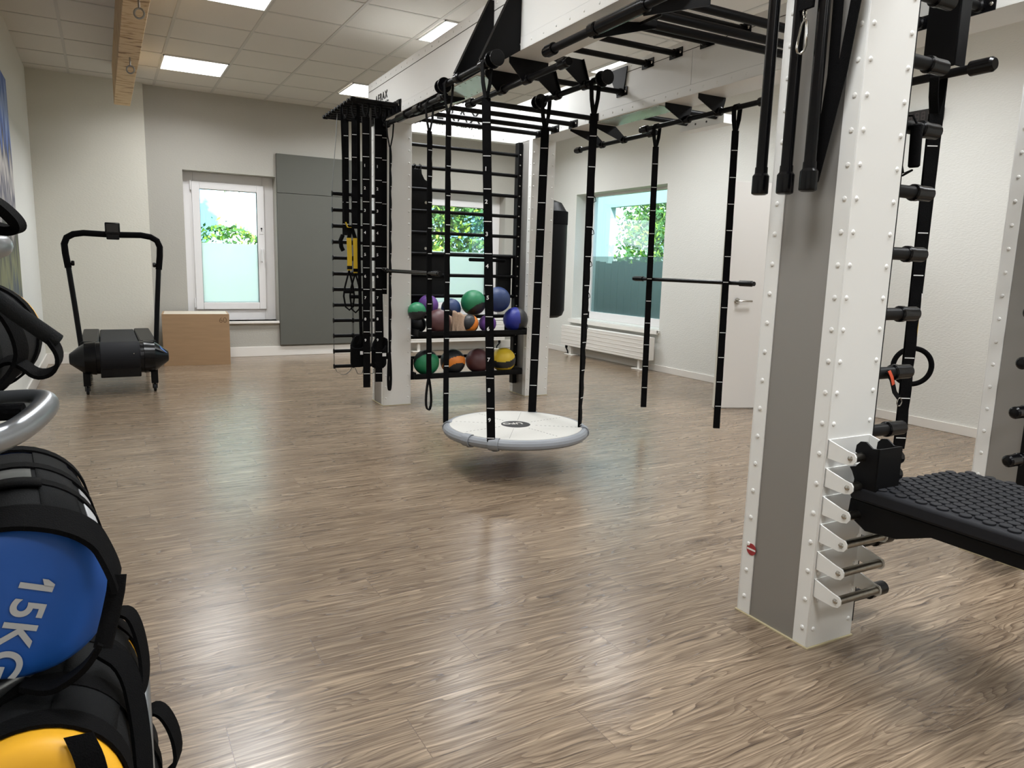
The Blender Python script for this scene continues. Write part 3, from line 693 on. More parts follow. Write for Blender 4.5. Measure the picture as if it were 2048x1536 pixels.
# ------------------------------------------------------------------ hanging straps
def hstrap(label, top, bot, w, a0, a1, bar_r=.0165, loop_h=.15, end_loop=0, group=None, marks=.165, digits=False, tabs=0, name='hanging_strap', first=.12):
    (u0, v0, z0), (u1, v1, z1) = top, bot
    t = thing(name, label, 'strap', rig(u1, v1, z1), -TH, group)
    J = z0-loop_h
    # top loop around the bar
    pr = bar_r+.004; pts = [(u0-.004, v0, J), (u0-.020, v0, J+loop_h*.45), (u0-pr-.006, v0, z0-.01)]
    pts += [(u0-pr*math.cos(a), v0, z0+pr*math.sin(a)) for a in (.3, .9, 1.57, 2.24, 2.84)]
    pts += [(u0+pr+.006, v0, z0-.01), (u0+.020, v0, J+loop_h*.45), (u0+.004, v0, J)]
    R_().ribbon(pts, (0, w*.8, 0), .004).build('top_loop', 'web', t)
    n = 48; zb = z1+end_loop
    def at(s): return (u0+(u1-u0)*s, v0+(v1-v0)*s, J+(zb-J)*s)
    def wd(s, k=1): a = a0+(a1-a0)*s; return Vector((math.cos(a)*w*k, math.sin(a)*w*k, 0))
    def nd(s): a = a0+(a1-a0)*s; return Vector((-math.sin(a), math.cos(a), 0))
    ps = [i/n for i in range(n+1)]; L_ = J-zb
    b = R_().ribbon([at(s) for s in ps], [wd(s) for s in ps], .004)
    b.ribbon([tuple(Vector(at(s))-nd(s)*(.003+.007*abs(math.sin(PI*s*L_/marks)))) for s in ps], [wd(s, .93) for s in ps], .003)
    b.build('webbing', 'web', t)
    m = R_(); k = first; 
    while k < L_-.03:
        s = k/L_; c = Vector(at(s))-nd(s)*.0085; h = wd(s, .42); m.prism([tuple(c-h-Vector((0,0,.002))), tuple(c+h-Vector((0,0,.002))), tuple(c+h+Vector((0,0,.002))), tuple(c-h+Vector((0,0,.002)))], tuple(-nd(s)*.0015)); k += marks
    m.build('stitching', 'stitch', t, smooth=False)
    if digits:
        k = first+marks*1.45; d = 1
        while k < L_-.05 and d < 10:
            s = k/L_; c = Vector(at(s))-nd(s)*.0125-wd(s, .3); x = wd(s)
            text_obj('number', str(d), .029, rig(*c), RU*x.x+RV*x.y, (0, 0, 1), 'stitch', t, bold=.0006); k += marks; d += 1
    if tabs:
        for i in range(tabs):
            s = .25+.7*i/tabs; c = Vector(at(s)); x = wd(s).normalized()*(w*.5)
            R_().tube([tuple(c+x+Vector((0,0,.012))), tuple(c+x*1.5+Vector((0,0,.0))), tuple(c+x*1.7-Vector((0,0,.018))), tuple(c+x*1.1-Vector((0,0,.024)))], .0022, 6).build('finger_loop', 'web', t)
    if end_loop:
        e = at(1); q = wd(1).normalized()*.024
        pp = []
        for i in range(17):
            a = i/16*2*PI; f = (1-math.cos(a))/2
            pp.append((e[0]+q.x*math.sin(a)*(.35+.8*f), e[1]+q.y*math.sin(a)*(.35+.8*f), zb-end_loop*f))
        nn = nd(1)
        R_().ribbon(pp, tuple(nn*w*.8), .004).build('foot_loop', 'web', t)
    return t
gB = 'black numbered straps carrying the round balance board'
FC = -.53          # twist that turns the webbing toward the room's near left
hstrap('black strap holding the balance board at its far left, on the gusseted bar', (-.21, -1.82, 2.21), (-.215, -1.85, .255), .032, .2, -.2, .016, .17, group=gB)
hstrap('wide black strap with white numbers holding the front edge of the balance board', (-.21, -2.31, 2.21), (-.16, -2.36, .215), .046, FC, FC, .016, .17, group=gB, digits=True)
hstrap('black strap holding the far right edge of the balance board, from the inner bar', (.46, -1.77, 2.215), (.42, -1.79, .265), .052, FC, FC, .016, .17, group=gB)
hstrap('black strap with small finger loops at the right edge of the balance board', (.46, -2.30, 2.215), (.47, -2.27, .235), .044, FC, .75, .016, .17, group=gB, tabs=7)
gT = 'black webbing straps carrying the trapeze bars'
hstrap('thin black strap with an open foot loop in front of the far left rig post', (-.095, -.455, 2.215), (-.10, -.458, .215), .026, .9, .7, .0165, .17, end_loop=.30, group=gT, tabs=9)
hstrap('black foot-loop strap, right-hand one of the pair at the far left rig post', (-.095, -1.24, 2.215), (-.10, -1.28, .215), .036, .3, .1, .0165, .17, end_loop=.22, group=gT)
hstrap('black strap hanging in front of the right-hand window, left end of the right trapeze bar', (1.56, -1.48, 2.218), (1.60, -1.46, .155), .044, FC, FC, .0165, .14, group=gT)
hstrap('black strap hanging in front of the open door, right end of the right trapeze bar', (1.56, -2.26, 2.218), (1.60, -2.245, .155), .044, FC, FC, .0165, .14, group=gT)
hstrap('black strap hanging behind the pegs right of the near left post', (.90, -3.985, 1.962), (.895, -4.0, .50), .046, FC, FC, .0165, .14)
def trapeze(label, u, z, va, vb, ua=None):
    t = thing('trapeze_bar', label, 'bar', rig(u, (va+vb)/2, z), -TH, 'black trapeze bars')
    R_().cyl((u, va, z), (u, vb, z), .0135, 16, 0).build('bar', 'black_gloss', t)
    for v, s in ((va, 1), (vb, -1)): R_().lathe((u, v-s*.002, z), (u, v+s*.12, z), [(0, .014), (.003, .019), (.10, .019), (.105, .0145), (.12, .0145)], 18).build('grip_end', 'black_gloss', t)
trapeze('black trapeze bar on thin straps in front of the far left rig post', -.10, 1.137, -.40, -1.34)
trapeze('black trapeze bar hanging between the right-hand window and the open door', 1.60, 1.130, -1.37, -2.36)

# balance board
cu, cv, zt = .145, -2.075, .262
t = thing('balance_board', 'round white and grey balance board swinging low on four black straps', 'balance board', rig(cu, cv, .20), -TH)
R_().lathe((cu, cv, .222), (cu, cv, zt), [(0, .375), (.008, .392), (.030, .400), (.040, .396)], 64).build('top_plate', 'board_top', t)
R_().tube([(cu+.405*math.cos(a), cv+.405*math.sin(a), .232) for a in [2*PI*i/72 for i in range(72)]], .030, 12, True).build('foam_rim', 'board_rim', t)
for (uu, vv) in ((-.19, -1.87), (-.14, -2.36), (.41, -1.80), (.455, -2.26), (-.235, -2.22)):
    a = math.atan2(vv-cv, uu-cu); ca, sa = math.cos(a), math.sin(a)
    pts = [(cu+(.405+.034*math.cos(k))*ca, cv+(.405+.034*math.cos(k))*sa, .232+.034*math.sin(k)) for k in [2*PI*i/16 for i in range(17)]]
    R_().ribbon(pts, (-sa*.055, ca*.055, 0), .004).build('strap_tab', 'board_rim', t)
    R_().cyl((cu+.39*ca, cv+.39*sa, .192), (cu+.39*ca, cv+.39*sa, .202), .022, 14).build('rubber_foot', 'rubber', t)
R_().lathe((cu, cv, zt), (cu, cv, zt+.0008), [(0, .088), (.0008, .088)], 40).build('logo_disc', 'paint_black', t, smooth=False)
text_obj('logo_lettering', 'UFO', .062, rig(cu+.055, cv+.028, zt+.0012), -RU*.9+RV*.2, -RV*.9-RU*.2, 'board_top', t, bold=.0012)
m = R_()
for i in range(8):
    a = i*PI/4+.2
    for k in range(10):
        r0 = .12+k*.026; m.box((0, 0, 0), (0, 0, 0)) if False else m.prism([(cu+r0*math.cos(a), cv+r0*math.sin(a), zt), (cu+(r0+.012)*math.cos(a), cv+(r0+.012)*math.sin(a), zt), (cu+(r0+.012)*math.cos(a)+.002*math.sin(a), cv+(r0+.012)*math.sin(a)-.002*math.cos(a), zt), (cu+r0*math.cos(a)+.002*math.sin(a), cv+r0*math.sin(a)-.002*math.cos(a), zt)], (0, 0, .0006))
m.build('printed_marks', 'ink', t, smooth=False)

# ------------------------------------------------------------------ shelves and balls
def shelf(label, v0, z, u0, u1):
    t = thing('ball_shelf', label, 'shelf', rig((u0+u1)/2, v0+.12, z), -TH, 'black shelves hooked on the wall bars')
    R_().box((u0, v0, z), (u1, .175, z+.012)).box((u0, v0, z), (u1, v0+.012, z+.045)).box((u0, v0, z), (u0+.01, .175, z+.06)).box((u1-.01, v0, z), (u1, .175, z+.06)).build('tray', 'black_steel', t, bevel=.003)
    for uu in (u0+.03, u1-.07): R_().box((uu, .165, z), (uu+.035, .183, z+.15)).build('hook', 'black_steel', t, bevel=.002)
shelf('black steel shelf hooked on the wall bars, the lower one of two', -.06, .222, .262, 1.30)
shelf('black steel shelf hooked on the wall bars, the upper one of two', -.13, .592, .262, 1.30)
BALLC = {}
def ball(label, u, v, z, r, c1, c2=None, axis=(0, 0, 1), cut=.35, mode='band'):
    def cm(nm, rgb):
        if nm not in MATS: mat(nm, rgb, .42, bump=.15, bscale=220)
        return nm
    names_ = {'green': (38, 128, 86), 'maroon': (84, 52, 54), 'navy': (42, 62, 108), 'purple': (112, 74, 150), 'orange': (222, 128, 42), 'yellow': (218, 186, 50), 'blue': (36, 46, 138), 'ballblack': (34, 35, 38)}
    b = R_(); b.use(cm('ball_'+c1, names_[c1]))
    b.sphere((u, v, z), r, 64, 44)
    if c2:
        b.use(cm('ball_'+c2, names_[c2])); ax = Vector(axis).normalized(); C = b.P((u, v, z))
        for i, f in enumerate(b.f):
            q = sum((b.v[k] for k in f), Vector())/len(f) - C; d = q.normalized().dot(ax)
            if (mode == 'band' and abs(d) < cut) or (mode == 'cap' and d < cut) or (mode == 'ring' and cut < d < cut+.5): b.m[i] = 1
    t = thing('medicine_ball', label, 'ball', rig(u, v, z-r), -TH, 'medicine balls on the black shelves')
    b.build('cover', None, t, sharp=80)
ball('green ball with a black top, leftmost on the lower shelf', .408, .06, .349, .112, 'green', 'ballblack', (0, -.75, -.6), .05, 'cap')
ball('orange and black ball on the lower shelf, second from the left', .655, .05, .3485, .1115, 'ballblack', 'orange', (.12, -.62, -.78), .12, 'ring')
ball('plain maroon ball on the lower shelf between the orange and the yellow one', .898, .045, .3485, .1115, 'maroon')
ball('yellow and black ball at the right end of the lower shelf', 1.150, .03, .3485, .1115, 'yellow', 'ballblack', (-.25, -.3, 1), .30)
ball('green and black ball half hidden by the rig post, far left of the upper shelf', .285, -.03, .80, .077, 'green', 'ballblack', (0, .2, 1), -.15, 'cap')
ball('purple ball with a black stripe in the upper row, left', .435, .095, .845, .088, 'purple', 'ballblack', (1, -.25, 0), .3)
ball('plain maroon ball at the front of the upper shelf, beside the beige cloth', .478, -.035, .711, .106, 'maroon')
ball('navy and black ball in the upper row behind the beige cloth', .652, .10, .815, .088, 'navy', 'ballblack', (.3, -.4, .6), .22)
ball('small black ball with an orange band beside the beige cloth on the upper shelf', .768, -.035, .689, .084, 'ballblack', 'orange', (-.8, -.35, .55), .33)
ball('large green ball lying on top of the upper row', .848, .055, .868, .112, 'green', 'ballblack', (-.4, .6, 1), -.5, 'cap')
ball('small purple ball on the upper shelf behind the numbered strap', .962, -.005, .685, .078, 'purple')
ball('large plain navy ball resting highest, near the right end of the upper shelf', 1.085, .045, .897, .114, 'navy')
ball('blue ball with a black half at the right end of the upper shelf', 1.238, -.02, .7185, .1135, 'blue', 'ballblack', (-1, 0, .1), .12, 'cap')
# second layer supports behind (hidden rear row)
ball('dark ball in the shadow behind the small green one on the upper shelf', .345, .10, .678, .072, 'ballblack')
# beige cloth
b = R_()
for (ua, ub, vv, lean, h) in ((.60, .70, -.055, .02, .20), (.63, .73, -.075, .035, .185), (.585, .655, -.03, -.03, .17)):
    pts = []; F = []; n = 9
    for i in range(n):
        s = i/(n-1)
        for j in range(n):
            q = j/(n-1); u = ua+(ub-ua)*s+lean*q*(.6+.4*s); v = vv+.012*math.sin(7*s+3*q)+.02*q; z = .606+h*q*(1-.22*s*q)+.006*math.sin(11*s)
            pts.append(b.P((u, v, z)))
    for i in range(n-1):
        for j in range(n-1): F.append((i*n+j, i*n+j+1, (i+1)*n+j+1, (i+1)*n+j))
    b.addw(pts, F)
o = b.build('folded_cloth', 'beige_cloth'); md = o.modifiers.new('s', 'SOLIDIFY'); md.thickness = .006
tag(o, 'crumpled beige cloth stuffed upright between balls on the upper shelf', 'cloth')

# padded back board hung on the wall bars, and dip handles
t = thing('padded_back_board', 'tall black padded board hooked behind the wall bars at their left', 'exercise board', rig(.39, .25, .70), -TH)
pf = [(.265, .72), (.508, .72), (.508, 1.86), (.495, 1.89), (.45, 1.915), (.425, 1.96), (.42, 2.0), (.33, 2.0), (.325, 1.96), (.30, 1.915), (.265, 1.89)]
R_().prism([(u, .235, z) for u, z in pf], (0, .05, 0)).build('pad', 'vinyl_black', t, bevel=.006)
for uu in (.34, .39): R_().tube([(uu, .225, 1.99), (uu, .222, 2.02), (uu, .20, 2.030), (uu, .178, 2.02), (uu, .176, 1.99)], .006, 8).build('hook', 'black_gloss', t)
for uu, zz in ((.30, 1.72), (.46, 1.72), (.30, 1.33), (.46, 1.33)): R_().cyl((uu, .230, zz), (uu, .236, zz), .012, 16, 0).build('eyelet', 'chrome', t)
t = thing('dip_attachment', 'black dip handles and side pads hooked behind the wall bars above the balls', 'exercise attachment', rig(.9, .26, .9), -TH)
for a, c in ((.515, .685), (1.175, 1.318)): R_().box((a, .235, .90), (c, .285, 1.30)).build('side_pad', 'vinyl_black', t, bevel=.008)
R_().box((.515, .24, 1.272), (1.318, .275, 1.302)).build('top_rail', 'black_steel', t)
R_().cyl((.83, .12, 1.245), (1.20, .16, 1.245), .016, 14).build('handle', 'foam_black', t)
R_().cyl((1.20, .16, 1.245), (1.25, .24, 1.245), .012, 12).build('handle_bracket', 'black_steel', t)

# punching bag behind the far right post
t = thing('punching_bag', 'black punching bag hanging behind the far right rig post', 'punching bag', rig(1.95, .6, .68), -TH)
R_().lathe((1.95, .6, .685), (1.95, .6, 1.86), [(0, .05), (.005, .10), (.03, .145), (.08, .165), (1.06, .165), (1.065, .155), (1.15, .10), (1.175, .03)], 32).build('cover', 'vinyl_black', t)
R_().lathe((1.95, .6, 1.62), (1.95, .6, 1.75), [(0, .1665), (.004, .169), (.126, .169), (.13, .1665)], 32).build('band', 'web', t)
R_().tube([(1.95, .6, 1.86), (1.95, .6, ZC-.003)], .008, 8).build('hanging_chain', 'hook_steel', t)

# ------------------------------------------------------------------ gear on the storage rods, far left
def ladder(label, u0, u1, v, ztop, k0=12):
    t = thing('agility_ladder', label, 'agility ladder', rig((u0+u1)/2, v, .32), -TH, 'agility ladders with black rungs hanging from the storage rods')
    um = (u0+u1)/2
    for uu, s in ((u0, -1), (u1, 1)):
        R_().ribbon([(um+s*.03, v, 2.352), (um+s*.04, v, 2.2), (uu, v, 1.76), (uu, v, 1.0), (uu, v, .34), (uu-s*.02, v, .29), (um+s*.02, v, .262), (um, v, .258)], (0, .012, 0), .003).build('side_cord', 'web_grey', t)
    for k in range(k0):
        z = 1.735-.1275*k
        R_().lathe((u0-.006, v, z), (u1+.006, v, z), [(0, .010), (.002, .021), (.008, .021), (.012, .0145), (u1-u0, .0145), (u1-u0+.004, .021), (u1-u0+.010, .021), (u1-u0+.012, .010)], 12).build('rung', 'black_steel', t)
ladder('black-runged agility ladder hanging outermost left on the storage rods', -.372, -.215, .16, 1.74)
ladder('black-runged agility ladder hanging second from the left on the storage rods', -.205, -.105, .16, 1.74)
ladder('black-runged agility ladder hanging closest to the far left rig post', -.092, -.012, .16, 1.74)
gS = 'black straps hanging from the storage rods'
for i, (lab, u, v, zb, w, dg) in enumerate((('narrow black strap hanging leftmost on the storage rods', -.335, -.11, 1.40, .052, False), ('black strap on the storage rods, second from the left, above the yellow trainer', -.285, -.20, 1.45, .052, False),
        ('long black numbered strap on the storage rods, the left one, reaching lowest', -.228, -.29, .22, .056, True), ('long black numbered strap on the storage rods, the right one nearest the post', -.130, -.29, .26, .056, True), ('black strap on the storage rods tucked against the rig post', -.06, -.20, .95, .052, False))):
    hstrap(lab, (u, v if False else -.38+.09*round((v+.38)/.09), 2.365), (u-.002, -.38+.09*round((v+.38)/.09), zb), w, FC*.5, FC*.5, .012, .10, group=gS, digits=dg)
# fix: loops sit round rods that run sideways, so turn them
t = thing('suspension_trainer', 'black and yellow suspension trainer with foam handles hanging among the ladders', 'suspension trainer', rig(-.31, -.14, .85), -TH)
R_().ribbon([(-.36, -.11, 2.35), (-.352, -.12, 1.9), (-.345, -.13, 1.50)], (.022, 0, 0), .004).build('anchor_strap', 'web', t)
R_().ribbon([(-.345, -.13, 1.50), (-.33, -.14, 1.46), (-.305, -.14, 1.46)], (0, .03, .0), .004).build('yellow_label', 'yellow_web', t)
for uu, d in ((-.322, 0), (-.272, .02)):
    R_().ribbon([(-.30, -.135, 1.47), (uu, -.14, 1.38)], (.03, 0, 0), .004).build('webbing', 'web', t)
    y_ = R_().ribbon([(uu, -.14, 1.38), (uu+.004, -.142, 1.25), (uu+.003, -.14, 1.13-d)], (.036, 0, 0), .005).build('yellow_webbing', 'yellow_web', t)
    R_().box((uu-.018, -.148, 1.14-d), (uu+.022, -.135, 1.165-d)).build('buckle', 'black_gloss', t)
    R_().tube([(uu, -.14, 1.13-d), (uu-.035, -.14, 1.0), (uu-.045, -.14, .93), (uu-.03, -.14, .845-d), (uu, -.14, .82-d), (uu+.03, -.14, .85-d), (uu+.04, -.14, .93), (uu+.03, -.14, 1.0), (uu, -.14, 1.13-d)], .007, 8).build('handle_strap', 'web', t)
    R_().cyl((uu-.045, -.14, .965-d*2), (uu+.04, -.14, .965-d*2), .014, 12).build('foam_handle', 'foam_black', t)
R_().tube([(-.372, -.15, 1.40), (-.39, -.15, 1.36), (-.385, -.15, 1.31), (-.37, -.15, 1.28)], .016, 10).build('door_anchor', 'foam_black', t)
def harness(label, u, v, z):
    t = thing('padded_cuff', label, 'harness', rig(u, v, z), -TH, 'black padded cuffs hanging below the storage rods')
    b = R_(); pts = []; F = []; n = 14
    for i in range(n+1):
        s = i/n; a = 2*PI*s*.9
        pts.append((u+.062*math.cos(a)+.008*math.sin(3*a), v+.04*math.sin(a), z+.14+.05*math.sin(a+.4)))
    b.ribbon(pts, (0, .0, .15), .016).build('cuff', 'foam_black', t, bevel=.004)
    R_().ribbon([(u, v-.02, 2.352), (u, v-.02, 1.2), (u+.01, v-.03, .6), (u-.01, v-.03, z+.2)], (.026, 0, 0), .004).build('cuff_strap', 'web', t)
    R_().box((u-.01, v-.072, z+.12), (u+.03, v-.066, z+.145)).build('tag', 'stitch', t)
harness('black padded cuff hanging low left beside the long numbered strap', -.265, -.20, .36)
harness('black padded cuff hanging low against the far left rig post', -.095, -.20, .34)
tag(R_().ribbon([(-.165, -.20, 2.352), (-.165, -.20, 1.2), (-.16, -.20, .6), (-.17, -.2, .5)], (.016, 0, 0), .003).build('grey_strap', 'web_grey'), 'thin grey strap hanging between the numbered black straps on the storage rods', 'strap')

# ------------------------------------------------------------------ gear around the near left post
for k in range(6): pass
hg = R_().box((-.13, -4.33, 2.20), (-.006, -4.02, 2.215)).box((-.006, -4.33, 2.12), (0, -4.02, 2.30)).build('bar_hanger', 'black_steel', RIG, bevel=.002)
lab = ('black round storage bar hanging on the near left post, far one of three', 'black round storage bar hanging on the near left post, middle one of three', 'black round storage bar hanging on the near left post, closest to the carabiner')
for (v, zz), lb in zip(((-4.072, 1.445), (-4.172, 1.440), (-4.258, 1.442)), lab):
    t = thing('loose_bar', lb, 'bar', rig(-.085, v, zz), -TH, 'three black bars hanging on the near left post')
    R_().cyl((-.085, v, zz+.01), (-.085, v, 2.235), .0175, 18, 0).build('shaft', 'black_gloss', t)
    R_().lathe((-.085, v, zz), (-.085, v, zz+.085), [(0, .018), (.003, .0245), (.006, .026), (.058, .026), (.066, .020), (.085, .0195)], 22).build('end_sleeve', 'black_gloss', t)
    R_().lathe((-.085, v, 2.215), (-.085, v, 2.245), [(0, .02), (.004, .028), (.026, .028), (.03, .02)], 18).build('collar', 'black_gloss', t)
t = thing('carabiner_strap', 'black strap with a steel carabiner hanging on the near left post', 'strap', rig(-.04, -4.25, 1.47), -TH)
R_().ribbon([(-.045, -4.335, 2.24), (-.045, -4.335, 1.99), (-.035, -4.30, 1.78), (-.035, -4.262, 1.60), (-.035, -4.235, 1.475), (-.028, -4.225, 1.47), (-.028, -4.245, 1.60), (-.028, -4.262, 1.78), (-.03, -4.26, 2.0), (-.03, -4.25, 2.2)], (0, .034, 0), .004).build('webbing', 'web', t)
R_().ribbon([(-.112, -4.235, 2.2), (-.112, -4.225, 2.05), (-.112, -4.218, 1.955)], (0, .05, 0), .01).build('sling', 'web', t)
R_().tube([(-.112+.007*math.cos(a), -4.215, 1.945+.009*math.sin(a)) for a in [2*PI*i/12 for i in range(12)]], .0022, 6, True).build('ring', 'chrome', t)
cpts = [(-.112, -4.216, 1.925), (-.112, -4.225, 1.922), (-.112, -4.2265, 1.91), (-.112, -4.228, 1.88), (-.112, -4.229, 1.855), (-.112, -4.223, 1.840), (-.112, -4.212, 1.835), (-.112, -4.201, 1.840), (-.112, -4.196, 1.853), (-.112, -4.200, 1.880), (-.112, -4.206, 1.910)]
R_().tube(cpts, .0034, 10).build('carabiner', 'chrome', t)
R_().tube([(-.112, -4.216, 1.926), (-.112, -4.209, 1.918), (-.112, -4.206, 1.908)], .003, 8).build('gate', 'chrome', t)
R_().tube([(-.112+.004*math.cos(a), -4.216, 1.932+.010*math.sin(a)) for a in [2*PI*i/12 for i in range(12)]], .0018, 6, True).build('swivel', 'chrome', t)

# right of the near left post: grip, lanyard, gym ring
t = thing('pull_handle', 'black foam pull handle hanging on a peg below the guard plate', 'handle', rig(.395, -4.28, 1.53), -TH)
R_().cyl((.318, -4.315, 1.54), (.310, -4.315, 1.67), .0175, 16).build('foam_grip', 'foam_black', t)
R_().tube([(.310, -4.315, 1.67), (.308, -4.30, 1.697), (.306, -4.28, 1.699), (.304, -4.258, 1.69), (.305, -4.255, 1.65), (.312, -4.285, 1.525), (.318, -4.31, 1.532), (.29, -4.30, 1.515), (.25, -4.29, 1.50), (.225, -4.285, 1.475)], .0035, 8).build('cord', 'web', t)
t = thing('lanyard', 'black and orange lanyard draped over a peg beside the gym ring', 'lanyard', rig(.33, -4.28, .75), -TH)
R_().ribbon([(.285, -4.252, .84), (.30, -4.262, .885), (.315, -4.283, .896), (.325, -4.306, .885), (.335, -4.312, .86), (.355, -4.312, .82), (.385, -4.312, .795)], (.018, 0, .006), .003).build('band', 'web', t)
R_().ribbon([(.318, -4.309, .893), (.328, -4.3145, .872), (.34, -4.3145, .846)], (.013, 0, .004), .002).build('orange_print', 'orange_web', t)
R_().tube([(.385+.012*math.cos(a), -4.313, .785+.014*math.sin(a)) for a in [2*PI*i/14 for i in range(14)]], .002, 6, True).build('split_ring', 'chrome', t)
R_().ribbon([(.30, -4.25, .86), (.285, -4.25, .81), (.29, -4.25, .76), (.30, -4.255, .715), (.275, -4.26, .70), (.25, -4.265, .74)], (.016, 0, 0), .003).build('tail', 'web', t)
t = thing('gym_ring', 'black gym ring on a yellow strap, seen right of the near left post', 'gym ring', rig(1.50, -3.63, .66), -TH)
rc = Vector((1.50, -3.63, .768)); wv = Vector((.80, -.60, 0))
R_().tube([tuple(rc+wv*(.088*math.cos(a))+Vector((0, 0, .088*math.sin(a)))) for a in [2*PI*i/40 for i in range(40)]], .0125, 12, True).build('ring', 'foam_black', t)
R_().ribbon([tuple(rc+Vector((0, 0, .078))), tuple(rc+Vector((0,0,.104))+wv*.002), tuple(rc+Vector((0, 0, .32))), tuple(rc+Vector((0, 0, .34)))], tuple(wv*.009), .004).build('yellow_strap', 'yellow_web', t)
R_().cyl(tuple(rc+Vector((0, 0, .33))), tuple(rc+Vector((0, 0, .355))), .008, 10).build('buckle', 'stitch', t)
R_().ribbon([tuple(rc+Vector((0, 0, .345))), tuple(rc+Vector((0, 0, BZ0-.768)))], tuple(wv*.016), .004).build('black_strap', 'web', t)

# studded step platform hooked on the step bars
t = thing('step_platform', 'black studded rubber platform hooked onto the step bars of the near left post', 'platform', rig(.25, -4.8, .45), -TH)
ZP = .565
outl = [(.052, -4.405), (.052, -5.25), (.53, -5.25), (.56, -5.2), (.56, -4.50), (.50, -4.445), (.37, -4.445), (.25, -4.395), (.09, -4.385)]
R_().prism([(u, v, ZP-.045) for u, v in outl], (0, 0, .045)).build('deck', 'rubber', t, bevel=.010)
skirt = [(-4.40, ZP-.045), (-4.395, ZP-.10), (-4.46, ZP-.135), (-4.56, ZP-.125), (-4.66, ZP-.085), (-5.24, ZP-.085), (-5.24, ZP-.045)]
R_().prism([(.062, v, z) for v, z in skirt], (.47, 0, 0)).build('underframe', 'black_steel', t, bevel=.004)
b = R_(); ccount = 0
row = 0; v = -4.425
while v > -5.22:
    u = .082+(row % 2)*.019
    while u < .545:
        if not (v > -4.44 and u > .24) and not (v > -4.475 and u > .50):
            C = b.P((u, v, ZP)); b.lathe((u, v, ZP-.001), (u, v, ZP+.006), [(0, .0158), (.0052, .0158), (.0068, .0142)], 14)
        u += .038
    v -= .031; row += 1
o = b.build('studs', 'rubber', t); o['kind'] = 'stuff'
# hook bracket
bp_ = [(-4.406, .668), (-4.408, .690), (-4.420, .703), (-4.438, .706), (-4.452, .697), (-4.462, .690), (-4.485, .693), (-4.485, .560), (-4.41, .560), (-4.412, .585), (-4.402, .606), (-4.392, .618), (-4.412, .624), (-4.426, .640), (-4.432, .657)]
for uu in (.055, .155): R_().prism([(uu, v, z) for v, z in bp_], (.006, 0, 0)).build('hook_plate', 'black_steel', t)
R_().box((.055, -4.487, .560), (.161, -4.481, .693)).build('cross_plate', 'black_steel', t)
for zz in (.648, .596):
    R_().lathe((.161, -4.452, zz), (.200, -4.452, zz), [(0, .006), (.018, .006), (.02, .016), (.024, .021), (.040, .021), (.045, .017)], 12).build('star_knob', 'black_gloss', t)
    R_().cyl((.2055, -4.452, zz), (.2065, -4.452, zz), .009, 14, 0).build('knob_badge', 'stitch', t)
# white base channel at the near end of the platform
R_().prism([(.05, -5.00, ZP-.135), (.05, -5.2, ZP-.135), (.05, -5.2, ZP-.08), (.05, -5.03, ZP-.08), (.05, -5.01, ZP-.095)], (.006, 0, 0)).build('end_bracket', 'rig_white', t)

# ------------------------------------------------------------------ treadmill, box
t = thing('treadmill', 'black walking treadmill seen from its motor end, near the far left corner', 'treadmill', (.09, 7.3, 0))
TX = .093
R = MB
R().lathe((TX-.385, 7.16, .315), (TX+.385, 7.16, .315), [(0, .03), (.004, .045), (.115, .135), (.20, .145), (.203, .138), (.567, .138), (.57, .145), (.655, .135), (.766, .045), (.77, .03)], 28).build('motor_cover', 'black_gloss', t, sharp=28)
R().cyl((TX-.182, 7.155, .315), (TX+.182, 7.155, .315), .142, 28).build('belt_roller', 'rubber', t)
R().box((TX-.295, 7.2, .33), (TX-.155, 8.45, .455)).box((TX+.155, 7.2, .33), (TX+.295, 8.45, .455)).build('side_rail', 'black_steel', t, bevel=.012)
R().box((TX-.15, 7.17, .30), (TX+.15, 8.43, .448)).build('running_belt', 'rubber', t, bevel=.01)
R().box((TX-.26, 7.3, .18), (TX+.26, 8.40, .33)).build('deck_frame', 'black_steel', t, bevel=.01)
R().box((TX-.155, 7.04, .155), (TX+.155, 7.08, .30)).build('lower_skirt', 'black_gloss', t, bevel=.008)
for s in (-1, 1):
    leg = R().box((TX+s*.262-.028, 7.13, .075), (TX+s*.262+.028, 7.19, .25)).build('caster_leg', 'black_steel', t, bevel=.004)
    R().cyl((TX+s*.262-.012, 7.16, .036), (TX+s*.262+.012, 7.16, .036), .036, 18).build('caster_wheel', 'rubber', leg)
    R().box((TX+s*.262-.02, 7.14, .03), (TX+s*.262-.014, 7.18, .08)).box((TX+s*.262+.014, 7.14, .03), (TX+s*.262+.02, 7.18, .08)).build('caster_fork', 'black_gloss', leg)
    R().cyl((TX+s*.26, 8.36, .0), (TX+s*.26, 8.36, .2), .02, 12).build('rear_foot', 'black_steel', t)
    R().tube([(TX+s*.288, 7.24, .36), (TX+s*.318, 7.28, .75), (TX+s*.348, 7.31, 1.10)], .0215, 14).build('upright', 'black_steel', t)
    R().cyl((TX+s*.326, 7.31, 1.12), (TX+s*.30, 7.31, 1.12), .022, 14).build('height_knob', 'black_gloss', t)
arch = [(TX-.348, 7.31, 1.08), (TX-.362, 7.315, 1.20), (TX-.366, 7.32, 1.28), (TX-.345, 7.32, 1.335), (TX-.295, 7.32, 1.365), (TX-.22, 7.32, 1.378), (TX, 7.32, 1.372), (TX+.22, 7.32, 1.378), (TX+.295, 7.32, 1.365), (TX+.345, 7.32, 1.335), (TX+.366, 7.32, 1.28), (TX+.362, 7.315, 1.20), (TX+.348, 7.31, 1.08)]
R().tube(arch, .0265, 14).build('handlebar', 'foam_black', t)
